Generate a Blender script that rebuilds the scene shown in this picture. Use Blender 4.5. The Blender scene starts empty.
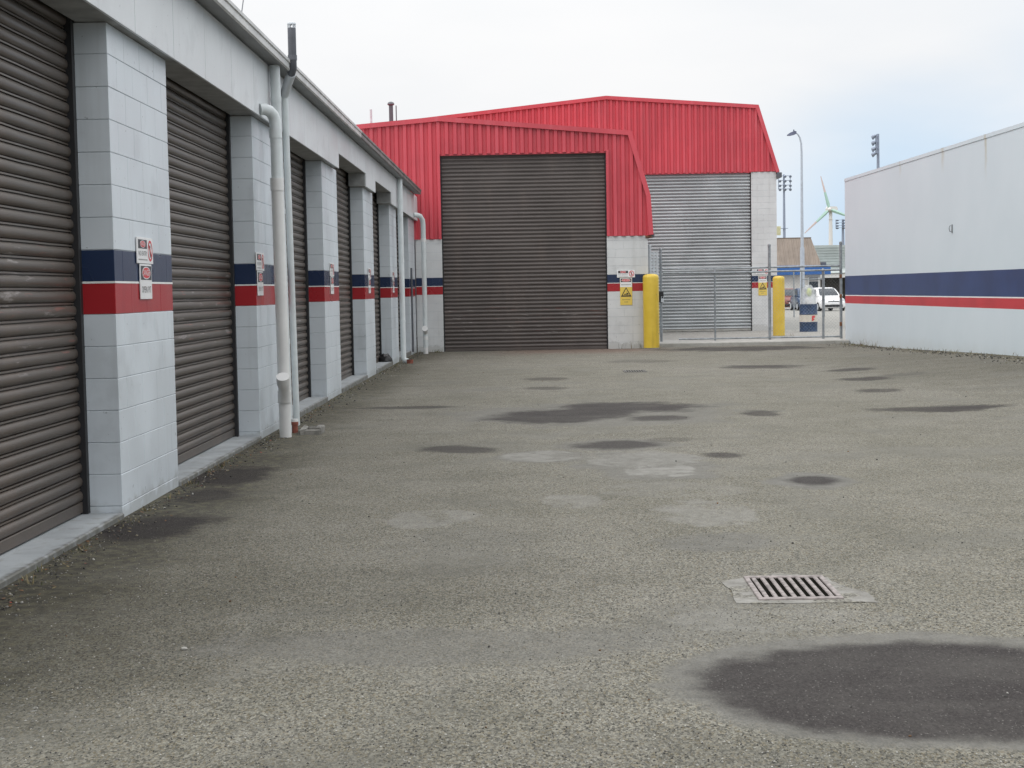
import bpy, bmesh, math, random
from mathutils import Vector, Matrix
random.seed(7)
S = bpy.context.scene
C = S.collection
PI = math.pi
R = math.radians

# ------------------------------------------------------------------ helpers
ORIG = {}          # world origin of every parent (nothing is rotated while being built)

def tag(o, label=None, cat=None, group=None, kind=None):
    if label: o['label'] = label
    if cat: o['category'] = cat
    if group: o['group'] = group
    if kind: o['kind'] = kind
    return o

def thing(name, label, cat, loc=(0, 0, 0), group=None):
    o = bpy.data.objects.new(name, None)
    C.objects.link(o)
    o.location = loc
    o.empty_display_size = 0.2
    ORIG[o] = Vector(loc)
    return tag(o, label, cat, group)

def dup(root, loc, rotz=None, label=None, group=None):
    r = root.copy(); C.objects.link(r); r.location = loc
    if rotz is not None: r.rotation_euler = (0, 0, rotz)
    if label: r['label'] = label
    if group: r['group'] = group
    for ch in list(root.children):
        c = ch.copy(); C.objects.link(c); c.parent = r
        for g in list(ch.children):
            d = g.copy(); C.objects.link(d); d.parent = c
    return r

class MB:
    """collects shapes into one bmesh, built as ONE mesh object"""
    def __init__(self):
        self.bm = bmesh.new(); self.mats = []
    def mi(self, m):
        if m not in self.mats: self.mats.append(m)
        return self.mats.index(m)
    def poly(self, pts, m):
        vs = [self.bm.verts.new(p) for p in pts]
        f = self.bm.faces.new(vs); f.material_index = self.mi(m); return f
    def box(self, a, b, m, bevel=0.0, fn=None):
        x0, y0, z0 = a; x1, y1, z1 = b
        P = [(x, y, z) for z in (z0, z1) for y in (y0, y1) for x in (x0, x1)]
        if fn: P = [fn(*p) for p in P]
        vs = [self.bm.verts.new(p) for p in P]
        k = self.mi(m); fs = []
        for q in ((0, 2, 3, 1), (4, 5, 7, 6), (0, 1, 5, 4), (2, 6, 7, 3), (0, 4, 6, 2), (1, 3, 7, 5)):
            f = self.bm.faces.new([vs[i] for i in q]); f.material_index = k; fs.append(f)
        if bevel:
            es = list({e for f in fs for e in f.edges})
            r = bmesh.ops.bevel(self.bm, geom=es, offset=bevel, segments=1, affect='EDGES', profile=0.5)
            for f in r['faces']: f.material_index = k
        return fs
    def ring_loft(self, rings, m, cap0=True, cap1=True, closed=True):
        k = self.mi(m); L = [[self.bm.verts.new(p) for p in r] for r in rings]
        n = len(L[0])
        for a, b in zip(L, L[1:]):
            for i in range(n if closed else n - 1):
                j = (i + 1) % n
                f = self.bm.faces.new((a[i], a[j], b[j], b[i])); f.material_index = k
        if cap0: self.bm.faces.new(L[0][::-1]).material_index = k
        if cap1: self.bm.faces.new(L[-1]).material_index = k
    def tube(self, path, r, m, seg=12, cap=True):
        path = [Vector(p) for p in path]
        rs = r if isinstance(r, (list, tuple)) else [r] * len(path)
        rings = []; up = None
        for i, p in enumerate(path):
            t = (path[min(i + 1, len(path) - 1)] - path[max(i - 1, 0)]).normalized()
            if up is None:
                up = Vector((0, 0, 1)) if abs(t.z) < 0.9 else Vector((1, 0, 0))
            u = (up - t * up.dot(t)).normalized(); v = t.cross(u); up = u
            rings.append([p + (u * math.cos(2 * PI * j / seg) + v * math.sin(2 * PI * j / seg)) * rs[i] for j in range(seg)])
        self.ring_loft(rings, m, cap, cap)
    def lathe(self, c, prof, m, seg=24, cap=True):
        """prof: (radius, z) about the vertical axis through c"""
        rings = [[(c[0] + r * math.cos(2 * PI * j / seg), c[1] + r * math.sin(2 * PI * j / seg), c[2] + z) for j in range(seg)] for r, z in prof]
        self.ring_loft(rings, m, cap, cap)
    def sphere(self, c, r, m, sub=2, sc=(1, 1, 1), jit=0.0, rot=None):
        r_ = bmesh.ops.create_icosphere(self.bm, subdivisions=sub, radius=r)
        k = self.mi(m)
        for v in r_['verts']:
            p = Vector((v.co.x * sc[0], v.co.y * sc[1], v.co.z * sc[2])) * (1 + random.uniform(-jit, jit))
            if rot: p = rot @ p
            v.co = p + Vector(c)
        for f in {f for v in r_['verts'] for f in v.link_faces}: f.material_index = k
    def mesh(self, me, mat4, m):
        k = self.mi(m); vs = [self.bm.verts.new(mat4 @ v.co) for v in me.vertices]
        for p in me.polygons:
            try: self.bm.faces.new([vs[i] for i in p.vertices]).material_index = k
            except ValueError: pass
    def build(self, name, parent=None, smooth=None, recalc=True, world=True):
        if recalc: bmesh.ops.recalc_face_normals(self.bm, faces=self.bm.faces)
        off = ORIG.get(parent, Vector((0, 0, 0))) if (parent and world) else Vector((0, 0, 0))
        if off.length: bmesh.ops.translate(self.bm, vec=-off, verts=self.bm.verts)
        me = bpy.data.meshes.new(name); self.bm.to_mesh(me); self.bm.free()
        for m in self.mats: me.materials.append(m)
        if smooth is not None:
            me.polygons.foreach_set('use_smooth', [True] * len(me.polygons))
            me.set_sharp_from_angle(angle=R(smooth))
        o = bpy.data.objects.new(name, me); C.objects.link(o)
        if parent: o.parent = parent
        ORIG[o] = off.copy()
        return o

# ------------------------------------------------------------------ materials
class N:
    def __init__(self, name):
        self.m = bpy.data.materials.new(name); self.m.use_nodes = True
        self.t = self.m.node_tree; self.n = self.t.nodes; self.l = self.t.links
        self.b = self.n['Principled BSDF']
        self.pos = self.n.new('ShaderNodeNewGeometry').outputs['Position']
    def node(self, typ, **kw):
        n = self.n.new(typ)
        for k, v in kw.items(): setattr(n, k, v)
        return n
    def put(self, sock, v):
        if isinstance(v, bpy.types.NodeSocket): self.l.new(v, sock)
        elif v is not None:
            if isinstance(v, (tuple, list)) and sock.type == 'RGBA' and len(v) == 3: v = (*v, 1)
            sock.default_value = v
    def noise(self, scale, vec=None, detail=4, rough=0.55, sc=None, col=False, dist=0.0):
        v = vec if vec is not None else self.pos
        if sc: v = self.vmul(v, sc)
        n = self.node('ShaderNodeTexNoise'); self.put(n.inputs['Vector'], v)
        n.inputs['Scale'].default_value = scale; n.inputs['Detail'].default_value = detail
        n.inputs['Roughness'].default_value = rough; n.inputs['Distortion'].default_value = dist
        return n.outputs['Color' if col else 'Fac']
    def vor(self, scale, vec=None, out='Color'):
        n = self.node('ShaderNodeTexVoronoi'); self.put(n.inputs['Vector'], vec if vec is not None else self.pos)
        n.inputs['Scale'].default_value = scale
        return n.outputs[out]
    def vmul(self, v, s):
        n = self.node('ShaderNodeVectorMath', operation='MULTIPLY'); self.put(n.inputs[0], v); self.put(n.inputs[1], s); return n.outputs[0]
    def vadd(self, v, s):
        n = self.node('ShaderNodeVectorMath', operation='ADD'); self.put(n.inputs[0], v); self.put(n.inputs[1], s); return n.outputs[0]
    def math(self, op, a, b=None, clamp=False):
        n = self.node('ShaderNodeMath', operation=op); n.use_clamp = clamp
        self.put(n.inputs[0], a)
        if b is not None: self.put(n.inputs[1], b)
        return n.outputs[0]
    def ramp(self, v, a, b, lo=0.0, hi=1.0, smooth=True):
        n = self.node('ShaderNodeMapRange'); n.interpolation_type = 'SMOOTHSTEP' if smooth else 'LINEAR'
        self.put(n.inputs['Value'], v); n.inputs['From Min'].default_value = a; n.inputs['From Max'].default_value = b
        n.inputs['To Min'].default_value = lo; n.inputs['To Max'].default_value = hi
        return n.outputs['Result']
    def mix(self, f, a, b, blend='MIX'):
        n = self.node('ShaderNodeMix', data_type='RGBA', blend_type=blend)
        self.put(n.inputs[0], f); self.put(n.inputs[6], a); self.put(n.inputs[7], b); return n.outputs[2]
    def sep(self, v):
        n = self.node('ShaderNodeSeparateXYZ'); self.put(n.inputs[0], v); return n.outputs
    def comb(self, x, y, z):
        n = self.node('ShaderNodeCombineXYZ'); self.put(n.inputs[0], x); self.put(n.inputs[1], y); self.put(n.inputs[2], z); return n.outputs[0]
    def bump(self, h, strength=0.3, dist=0.01):
        n = self.node('ShaderNodeBump'); n.inputs['Strength'].default_value = strength; n.inputs['Distance'].default_value = dist
        self.put(n.inputs['Height'], h); self.l.new(n.outputs[0], self.b.inputs['Normal'])
    def out(self, col=None, rough=None, metal=None, spec=None, **kw):
        if col is not None: self.put(self.b.inputs['Base Color'], col)
        if rough is not None: self.put(self.b.inputs['Roughness'], rough)
        if metal is not None: self.put(self.b.inputs['Metallic'], metal)
        if spec is not None: self.put(self.b.inputs['Specular IOR Level'], spec)
        for k, v in kw.items(): self.put(self.b.inputs[k], v)
        return self.m

def sc3(c, f): return tuple(max(0, min(1, x * f)) for x in c)

def simple(name, col, rough=0.6, metal=0.0, var=0.12, scale=6.0, spec=0.5, bump=0.0, bscale=200):
    n = N(name)
    f = n.noise(scale, detail=5)
    c = n.mix(n.ramp(f, 0.3, 0.7), sc3(col, 1 - var), sc3(col, 1 + var))
    if bump: n.bump(n.noise(bscale, detail=2), bump, 0.004)
    return n.out(c, rough, metal, spec)

def block_paint(name, col, rough=0.42):
    n = N(name)
    f = n.noise(1.4, detail=6)
    streak = n.noise(1.0, sc=(9, 9, 0.55), detail=4)
    c = n.mix(n.ramp(f, 0.3, 0.72), sc3(col, 0.93), sc3(col, 1.05))
    c = n.mix(n.math('MULTIPLY', n.ramp(streak, 0.56, 0.75), 0.22), c, sc3((col[0], col[1] * 0.97, col[2] * 0.92), 0.62))
    sm = n.math('MULTIPLY', n.ramp(n.noise(2.3, vec=n.vadd(n.pos, (5, 1, 3)), detail=6, rough=0.6), 0.56, 0.68), 0.20)
    c = n.mix(sm, c, sc3(col, 0.55))
    spots = n.noise(26, detail=2)
    c = n.mix(n.math('MULTIPLY', n.ramp(spots, 0.72, 0.76), 0.6), c, sc3(col, 0.35))
    z = n.sep(n.pos)[2]
    dirt = n.ramp(n.math('ADD', z, n.math('MULTIPLY', n.noise(7, detail=4), -0.35)), -0.14, -0.06, 1, 0)
    c = n.mix(n.math('MULTIPLY', dirt, 0.28), c, (0.20, 0.19, 0.15))
    n.bump(n.noise(170, detail=3), 0.25, 0.003)
    return n.out(c, n.ramp(f, 0.2, 0.8, rough - 0.06, rough + 0.1))

M = {}
M['block'] = block_paint('grey_block_paint', (0.61, 0.66, 0.70), 0.38)
M['shed_block'] = block_paint('pale_shed_block_paint', (0.61, 0.62, 0.62), 0.45)
M['block_navy'] = block_paint('navy_block_paint', (0.010, 0.025, 0.072), 0.27)
M['block_red'] = block_paint('red_block_paint', (0.37, 0.013, 0.020), 0.29)
M['mortar'] = simple('painted_joint', (0.44, 0.48, 0.51), 0.7)
M['white_paint'] = simple('white_paint', (0.78, 0.78, 0.76), 0.45, var=0.04)
M['fascia'] = block_paint('fascia_paint', (0.65, 0.675, 0.69), 0.42)
M['gutter'] = simple('gutter_paint', (0.50, 0.50, 0.49), 0.4, var=0.15, scale=2.5)
M['gutter_dark'] = simple('weathered_gutter', (0.16, 0.145, 0.14), 0.5, var=0.3, scale=2.5)
M['gutter_under'] = simple('bare_gutter_underside', (0.15, 0.15, 0.145), 0.5, var=0.15, scale=2.5)
M['soffit'] = simple('soffit_paint', (0.30, 0.305, 0.30), 0.6, var=0.2)
M['sill'] = None
M['black'] = simple('black_steel', (0.016, 0.016, 0.018), 0.5)
M['pvc'] = simple('white_pvc', (0.70, 0.70, 0.69), 0.32, var=0.05, scale=4)
M['pipe_grey'] = simple('painted_pipe', (0.61, 0.65, 0.655), 0.38, var=0.06)
M['flue'] = simple('dark_grey_flue', (0.10, 0.105, 0.12), 0.45)
M['galv'] = simple('galvanised_steel', (0.30, 0.32, 0.335), 0.5, 0.55, var=0.2, scale=9)
M['galv_light'] = simple('pale_galvanised_steel', (0.60, 0.63, 0.66), 0.45, 0.2, var=0.08)
M['rust'] = simple('rusty_steel', (0.20, 0.085, 0.04), 0.8, 0.1, var=0.4, scale=14)
M['roof_grey'] = simple('grey_roof', (0.35, 0.36, 0.36), 0.5, 0.1)
M['terracotta'] = simple('terracotta', (0.24, 0.075, 0.05), 0.75, var=0.25, scale=20)
M['sign_white'] = simple('sign_white', (0.78, 0.78, 0.78), 0.35, var=0.03)
M['sign_black'] = simple('sign_black', (0.02, 0.02, 0.025), 0.35)
M['sign_red'] = simple('sign_red', (0.62, 0.02, 0.03), 0.35, var=0.04)
M['sign_yellow'] = simple('sign_yellow', (0.72, 0.53, 0.10), 0.4, var=0.06)
M['sign_pale'] = simple('faded_yellow_panel', (0.72, 0.68, 0.42), 0.5)
M['sign_grey'] = simple('sign_faded_text', (0.25, 0.25, 0.25), 0.5)
M['sign_brown'] = simple('sign_faded_yellow_text', (0.36, 0.28, 0.09), 0.5)
M['glass'] = simple('dark_glass', (0.03, 0.04, 0.05), 0.08, var=0.05)
M['rubber'] = simple('tyre_rubber', (0.02, 0.02, 0.02), 0.8)
M['black_bag'] = simple('black_polythene', (0.012, 0.012, 0.014), 0.45)

def roller(name, col, scuffz=None, streak=0.35):
    n = N(name)
    f = n.noise(0.9, detail=5)
    st = n.noise(1.0, sc=(3.0, 3.0, 0.5), detail=5)
    c = n.mix(n.ramp(f, 0.3, 0.7), sc3(col, 0.86), sc3(col, 1.12))
    c = n.mix(n.math('MULTIPLY', n.ramp(st, 0.5, 0.75), streak), c, sc3((col[0] * 1.1, col[1], col[2] * 0.93), 1.5))
    if scuffz:
        z = n.sep(n.pos)[2]
        band = n.math('MULTIPLY', n.ramp(z, scuffz[0], scuffz[0] + 0.15), n.ramp(z, scuffz[1] - 0.1, scuffz[1], 1, 0))
        s = n.noise(1.0, sc=(2.6, 2.6, 22), detail=6, rough=0.65)
        c = n.mix(n.math('MULTIPLY', n.math('MULTIPLY', n.ramp(s, 0.60, 0.68), band), 0.55), c, (0.36, 0.33, 0.32))
        s2 = n.noise(1.0, vec=n.vadd(n.pos, (9, 4, 2)), sc=(2.0, 2.0, 26), detail=5)
        c = n.mix(n.math('MULTIPLY', n.math('MULTIPLY', n.ramp(s2, 0.64, 0.70), band), 0.5), c, (0.26, 0.10, 0.08))
    n.bump(n.noise(30, sc=(1, 1, 0.3), detail=3), 0.05, 0.01)
    return n.out(c, n.ramp(f, 0.2, 0.8, 0.36, 0.52), 0.15)
M['roller'] = roller('grey_brown_roller_steel', (0.093, 0.077, 0.065), (0.9, 1.75))
M['roller_shed'] = roller('charcoal_roller_steel', (0.098, 0.083, 0.077), (0.25, 1.05))
M['roller_galv'] = roller('zinc_roller_steel', (0.46, 0.485, 0.495), None, 0.10)

def red_sheet(name, col):
    n = N(name)
    f = n.noise(0.8, detail=5)
    st = n.noise(1.0, sc=(5, 5, 0.35), detail=5)
    c = n.mix(n.ramp(f, 0.3, 0.7), sc3(col, 0.9), sc3(col, 1.08))
    c = n.mix(n.math('MULTIPLY', n.ramp(st, 0.5, 0.72), 0.35), c, (min(1, col[0] * 1.12), col[1] * 2.2, col[2] * 2.0))
    return n.out(c, n.ramp(f, 0.2, 0.8, 0.38, 0.52))
M['red'] = red_sheet('red_sheet_steel', (0.575, 0.070, 0.092))

def warehouse_white():
    n = N('warehouse_wall_paint')
    f = n.noise(0.5, detail=6)
    c = n.mix(n.ramp(f, 0.3, 0.7), (0.60, 0.675, 0.72), (0.64, 0.71, 0.755))
    st = n.noise(1.0, sc=(6, 6, 0.25), detail=5)
    c = n.mix(n.math('MULTIPLY', n.ramp(st, 0.55, 0.8), 0.05), c, (0.45, 0.45, 0.45))
    x, y, z = n.sep(n.pos)
    for yy, zz, w, ln, a in ((27.15, 3.95, 0.10, 0.85, 0.6), (29.72, 3.95, 0.16, 0.5, 0.45), (32.8, 3.95, 0.13, 0.35, 0.3)):
        d = n.math('ABSOLUTE', n.math('SUBTRACT', n.math('ADD', y, n.math('MULTIPLY', n.noise(5), 0.15)), yy + 0.07))
        m = n.math('MULTIPLY', n.ramp(d, 0, w, 1, 0), n.ramp(z, zz - ln, zz, 0, 1))
        c = n.mix(n.math('MULTIPLY', m, a), c, (0.42, 0.36, 0.22))
    dirt = n.ramp(n.math('ADD', z, n.math('MULTIPLY', n.noise(3.0, detail=5), -0.4)), -0.16, 0.12, 1, 0)
    c = n.mix(n.math('MULTIPLY', dirt, 0.14), c, (0.40, 0.38, 0.31))
    n.bump(n.noise(120, detail=3), 0.12, 0.003)
    return n.out(c, 0.5)
M['wh_white'] = warehouse_white()
M['wh_navy'] = simple('faded_navy_band', (0.022, 0.048, 0.14), 0.42, var=0.14, scale=1.2)
M['wh_red'] = simple('faded_red_band', (0.50, 0.035, 0.045), 0.42, var=0.1, scale=1.2)

def sill_mat():
    n = N('painted_concrete_sill')
    f = n.noise(3, detail=6)
    c = n.mix(n.ramp(f, 0.3, 0.7), (0.30, 0.32, 0.335), (0.40, 0.425, 0.44))
    v = n.node('ShaderNodeTexVoronoi', feature='DISTANCE_TO_EDGE'); n.put(v.inputs['Vector'], n.vadd(n.pos, n.vmul(n.noise(6, col=True), (0.25, 0.25, 0.25))))
    v.inputs['Scale'].default_value = 0.9
    crack = n.math('MULTIPLY', n.ramp(v.outputs['Distance'], 0.004, 0.012, 1, 0), n.ramp(n.noise(0.9), 0.5, 0.6))
    c = n.mix(n.math('MULTIPLY', crack, 0.8), c, (0.06, 0.06, 0.055))
    g = n.noise(9, detail=6, rough=0.7)
    c = n.mix(n.math('MULTIPLY', n.ramp(g, 0.52, 0.66), 0.4), c, (0.19, 0.18, 0.15))
    ed = n.ramp(n.math('ADD', n.sep(n.pos)[0], n.math('MULTIPLY', n.noise(11, detail=5), 0.10)), -2.545, -2.485)
    c = n.mix(n.math('MULTIPLY', ed, 0.85), c, (0.085, 0.08, 0.06))
    n.bump(n.noise(60, detail=5), 0.25, 0.004)
    return n.out(c, 0.7)
M['sill'] = sill_mat()

def concrete(name, a, b):
    n = N(name)
    f = n.noise(4, detail=7, rough=0.65); g = n.noise(60, detail=3)
    c = n.mix(n.ramp(f, 0.3, 0.7), a, b)
    c = n.mix(n.math('MULTIPLY', n.ramp(g, 0.5, 0.7), 0.35), c, sc3(a, 0.55))
    n.bump(g, 0.4, 0.004)
    return n.out(c, 0.85)
M['concrete'] = concrete('weathered_concrete', (0.12, 0.115, 0.102), (0.29, 0.28, 0.255))
def old_concrete():
    n = N('broken_drain_concrete')
    f = n.noise(7, detail=6, rough=0.7); ch = n.sep(n.vor(110))[0]
    c = n.mix(n.ramp(f, 0.3, 0.7), (0.17, 0.162, 0.145), (0.30, 0.29, 0.265))
    st = n.mix(ch, (0.04, 0.037, 0.03), (0.30, 0.285, 0.24))
    c = n.mix(n.ramp(n.noise(5.5, vec=n.vadd(n.pos, (2, 5, 0)), detail=6, rough=0.7), 0.47, 0.54), c, st)
    n.bump(n.noise(45, detail=4), 0.6, 0.006)
    return n.out(c, 0.9)
M['old_concrete'] = old_concrete()
M['kerb'] = concrete('pale_concrete', (0.34, 0.33, 0.30), (0.45, 0.44, 0.41))

M['yard'] = concrete('yard_concrete', (0.235, 0.228, 0.205), (0.33, 0.322, 0.295))
def yellow_mat():
    n = N('yellow_bollard_paint')
    f = n.noise(2.2, detail=6)
    c = n.mix(n.ramp(f, 0.3, 0.7), (0.60, 0.41, 0.035), (0.70, 0.50, 0.06))
    st = n.noise(1, sc=(9, 9, 0.8), detail=5)
    c = n.mix(n.math('MULTIPLY', n.ramp(st, 0.55, 0.72), 0.4), c, (0.42, 0.27, 0.03))
    ch = n.noise(5.5, detail=5, rough=0.7)
    c = n.mix(n.ramp(ch, 0.655, 0.67), c, (0.24, 0.17, 0.08))
    return n.out(c, 0.42)
M['yellow'] = yellow_mat()

# ---- ground: worn chip seal with damp patches (each patch stays where it is on the ground)
DARK = [(1.0, 1.42, 5.22, 0.90, 0.69), (1.0, 2.06, 10.83, 0.20, 0.30), (0.95, 0.22, 16.7, 0.66, 1.05), (0.95, 1.20, 17.9, 0.98, 0.85), (0.95, 0.7, 17.2, 0.62, 0.95),
 (0.8, 1.42, 16.3, 0.38, 0.36), (0.85, -0.58, 13.41, 0.33, 0.36), (0.9, 0.84, 13.59, 0.39, 0.42), (0.95, 4.60, 16.82, 0.75, 0.50),
 (0.8, 2.60, 16.67, 0.20, 0.5), (0.85, 5.02, 22.3, 0.47, 0.42), (0.8, 4.66, 19.89, 0.36, 0.36), (0.85, 4.15, 26.53, 0.72, 0.8),
 (0.8, 5.26, 24.6, 0.45, 0.5), (0.75, 1.65, 12.62, 0.16, 0.25), (0.9, 5.05, 35.3, 2.0, 1.7), (0.75, -1.38, 18.41, 0.63, 0.26),
 (0.6, 0.35, 23.83, 0.41, 0.5), (0.6, 0.32, 21.63, 0.40, 0.4), (1.0, -2.25, 9.14, 0.34, 0.6), (1.0, -2.30, 11.77, 0.34, 0.75),
 (0.9, -2.25, 10.6, 0.24, 0.4), (0.4, 1.33, 13.92, 0.27, 0.26), (0.35, 5.7, 22.7, 0.35, 0.4), (0.4, 2.3, 29.5, 0.7, 0.8)]
PALE = [(0.8, 0.10, 12.79, 0.38, 0.50), (0.6, 0.96, 12.48, 0.52, 0.66), (1.0, 1.02, 11.62, 0.30, 0.42), (0.6, -0.58, 9.32, 0.29, 0.40),
 (0.6, 0.31, 9.96, 0.23, 0.36), (0.7, 1.10, 9.33, 0.36, 0.62), (0.4, 1.05, 6.3, 0.55, 0.22), (0.3, 1.06, 10.48, 0.55, 0.5)]
SILT = [(0.85, 1.42, 5.25, 0.98, 0.79), (0.9, 2.05, 10.85, 0.36, 0.52), (0.6, 1.03, 8.27, 0.4, 0.36), (0.45, -0.36, 5.95, 1.15, 0.36),
 (0.7, 0.10, 12.79, 0.5, 0.6), (0.7, 0.96, 12.0, 0.65, 1.1), (0.6, 0.8, 17.0, 1.9, 1.9), (0.6, 0.84, 13.6, 0.6, 0.6)]

DAMP = [(0.6, -1.9, 5.7, 0.95, 0.9), (0.55, -2.1, 6.3, 1.35, 2.2), (0.4, -2.4, 10.5, 1.0, 4.5), (0.3, -0.9, 7.2, 1.6, 1.1), (0.25, 0.3, 4.4, 2.5, 0.45), (0.3, 6.5, 24, 2.0, 7.0)]  # broad soft damp and mossy staining, mostly along the garage row
DARK = DARK[:1] + [(s_, x_, y_, rx_ * 1.17, ry_ * 1.1) for s_, x_, y_, rx_, ry_ in DARK[1:]]
def ground_mat():
    n = N('worn_chip_seal')
    P = n.pos
    big = n.noise(0.22, detail=5); med = n.noise(1.7, detail=6, rough=0.62); fine = n.noise(9, detail=5, rough=0.65)
    wa = n.vmul(n.noise(1.5, detail=3, col=True), (1.15, 1.15, 0)); wb = n.noise(7, detail=5, col=True)
    wob = n.vadd(n.vadd(wa, n.vmul(wb, (0.42, 0.42, 0))), (-0.785, -0.785, 0))
    wob1 = n.vadd(n.vadd(n.vmul(wa, (0.39, 0.39, 0)), n.vmul(wb, (0.17, 0.17, 0))), (-0.31, -0.31, 0))
    def patches(L, soft, wob):
        acc = None
        for s, cx, cy, rx, ry in L:
            d = n.node('ShaderNodeVectorMath', operation='MULTIPLY_ADD')
            n.put(d.inputs[0], P); d.inputs[1].default_value = (1 / rx, 1 / ry, 0); d.inputs[2].default_value = (-cx / rx, -cy / ry, 0)
            a = n.node('ShaderNodeVectorMath', operation='ADD'); n.put(a.inputs[0], d.outputs[0]); n.put(a.inputs[1], wob)
            ln = n.node('ShaderNodeVectorMath', operation='LENGTH'); n.put(ln.inputs[0], a.outputs[0])
            m = n.ramp(ln.outputs['Value'], 1 - soft, 1.02, s, 0)
            acc = m if acc is None else n.math('MAXIMUM', acc, m)
        return acc
    dark = n.math('MAXIMUM', patches(DARK[1:], 0.48, wob), patches(DARK[:1], 0.16, wob1)); pale = n.math('MULTIPLY', patches(PALE, 0.14, wob), n.ramp(n.noise(3.2, sc=(1, 0.6, 1), detail=6, rough=0.65), 0.40, 0.52, 0.15, 1.0)); silt = n.math('MAXIMUM', patches(SILT[1:], 0.3, wob), patches(SILT[:1], 0.10, wob1)); damp = patches(DAMP, 0.6, wob)
    Pc = n.vmul(P, (1, 0.55, 1)); chips = n.vor(138, Pc); chips2 = n.vor(240, Pc)
    cs = n.sep(chips); cs2 = n.sep(chips2)
    val = n.math('ADD', n.math('MULTIPLY', cs[0], 0.65), n.math('MULTIPLY', cs2[1], 0.35))
    smooth = n.math('MAXIMUM', n.ramp(n.noise(0.9, vec=n.vadd(P, (3, 8, 0)), detail=5), 0.50, 0.66, 0, 0.7), silt)
    stone = n.mix(val, (0.026, 0.0245, 0.0195), (0.34, 0.325, 0.278))
    warm = n.ramp(cs[1], 0.72, 0.9)
    stone = n.mix(n.math('MULTIPLY', warm, 0.35), stone, (0.24, 0.19, 0.11))
    binder = n.mix(n.ramp(fine, 0.3, 0.7), (0.130, 0.125, 0.110), (0.178, 0.172, 0.152))
    c = n.mix(n.math('MULTIPLY', smooth, 0.72), stone, binder)
    c = n.mix(n.ramp(big, 0.35, 0.68), n.mix(1.0, c, (0.88, 0.88, 0.85), 'MULTIPLY'), c)
    c = n.mix(n.math('MULTIPLY', n.ramp(med, 0.30, 0.62, 1, 0), 0.38), c, n.mix(1.0, c, (0.60, 0.60, 0.56), 'MULTIPLY'))
    c = n.mix(n.math('MULTIPLY', n.ramp(med, 0.52, 0.75), 0.35), c, (0.19, 0.182, 0.155))
    # dirt, moss and wet by the left wall
    x, y, z = n.sep(P)
    edge = n.ramp(n.math('ADD', x, n.math('MULTIPLY', n.noise(2.2, detail=5), -1.1)), -3.0, -2.1, 1, 0)
    c = n.mix(n.math('MULTIPLY', edge, 0.82), c, n.mix(n.ramp(n.noise(14, detail=5), 0.4, 0.65), (0.040, 0.036, 0.028), (0.125, 0.115, 0.072)))
    edge2 = n.ramp(n.math('ADD', x, n.math('MULTIPLY', n.noise(1.1, detail=5), 1.6)), 8.25, 8.85, 0, 1)
    c = n.mix(n.math('MULTIPLY', edge2, 0.88), c, n.mix(n.ramp(n.noise(6, detail=5), 0.4, 0.65), (0.058, 0.05, 0.03), (0.17, 0.15, 0.092)))
    # red dust washed off the shed
    rd = n.math('MULTIPLY', n.ramp(n.math('ADD', y, n.math('MULTIPLY', n.noise(0.8), 3.0)), 34.3, 37.2), n.ramp(n.math('ABSOLUTE', n.math('SUBTRACT', x, 1.3)), 1.0, 2.6, 1, 0))
    c = n.mix(n.math('MULTIPLY', rd, 0.45), c, (0.15, 0.075, 0.058))
    # pale flakes low at the left
    fl = n.math('MULTIPLY', n.ramp(n.noise(21, detail=4, rough=0.7), 0.60, 0.66), n.ramp(n.math('ADD', n.math('ABSOLUTE', n.math('ADD', x, 1.72)), n.math('MULTIPLY', n.math('ABSOLUTE', n.math('ADD', y, -5.15)), 0.6)), 0.15, 0.55, 1, 0))
    c = n.mix(n.math('MULTIPLY', fl, 0.75), c, (0.36, 0.36, 0.34))
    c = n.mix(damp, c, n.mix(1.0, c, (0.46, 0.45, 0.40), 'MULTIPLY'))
    siltc = n.mix(n.ramp(fine, 0.35, 0.7), (0.128, 0.124, 0.116), (0.175, 0.170, 0.160))
    c = n.mix(n.math('MULTIPLY', silt, 0.55), c, siltc)
    c = n.mix(n.math('MULTIPLY', pale, 0.75), c, n.mix(n.ramp(fine, 0.3, 0.7), (0.205, 0.198, 0.178), (0.285, 0.278, 0.255)))
    dk = n.mix(n.ramp(cs2[0], 0.965, 1.0), n.mix(val, (0.022, 0.0190, 0.0188), (0.052, 0.0455, 0.0445)), (0.14, 0.135, 0.125))
    c = n.mix(n.math('MULTIPLY', dark, n.math('MULTIPLY', n.ramp(med, 0.2, 0.75, 1.0, 0.84), n.ramp(n.noise(1.3, sc=(0.6, 1.6, 1), detail=5), 0.42, 0.72, 1.0, 0.84))), c, dk)
    hb = n.math('ADD', n.math('MULTIPLY', val, n.math('SUBTRACT', 1.0, n.math('MULTIPLY', smooth, 0.75))), n.math('MULTIPLY', med, 1.5))
    n.bump(hb, 0.7, 0.007)
    return n.out(c, 0.9, spec=n.math('SUBTRACT', 0.32, n.math('MULTIPLY', dark, 0.17)))
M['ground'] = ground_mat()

# ------------------------------------------------------------------ ground
def sst(a, b, t):
    t = max(0, min(1, (t - a) / (b - a))); return t * t * (3 - 2 * t)
def gz(x, y):
    z = -0.05 * max(0, min(1, (y - 24) / 12)) - 0.004 * max(0, min(y, 420) - 36)
    if y < 60:
        z += 0.17 * sst(4.5, 8.3, x) * (1 - sst(23, 37, y))
    return z

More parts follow.
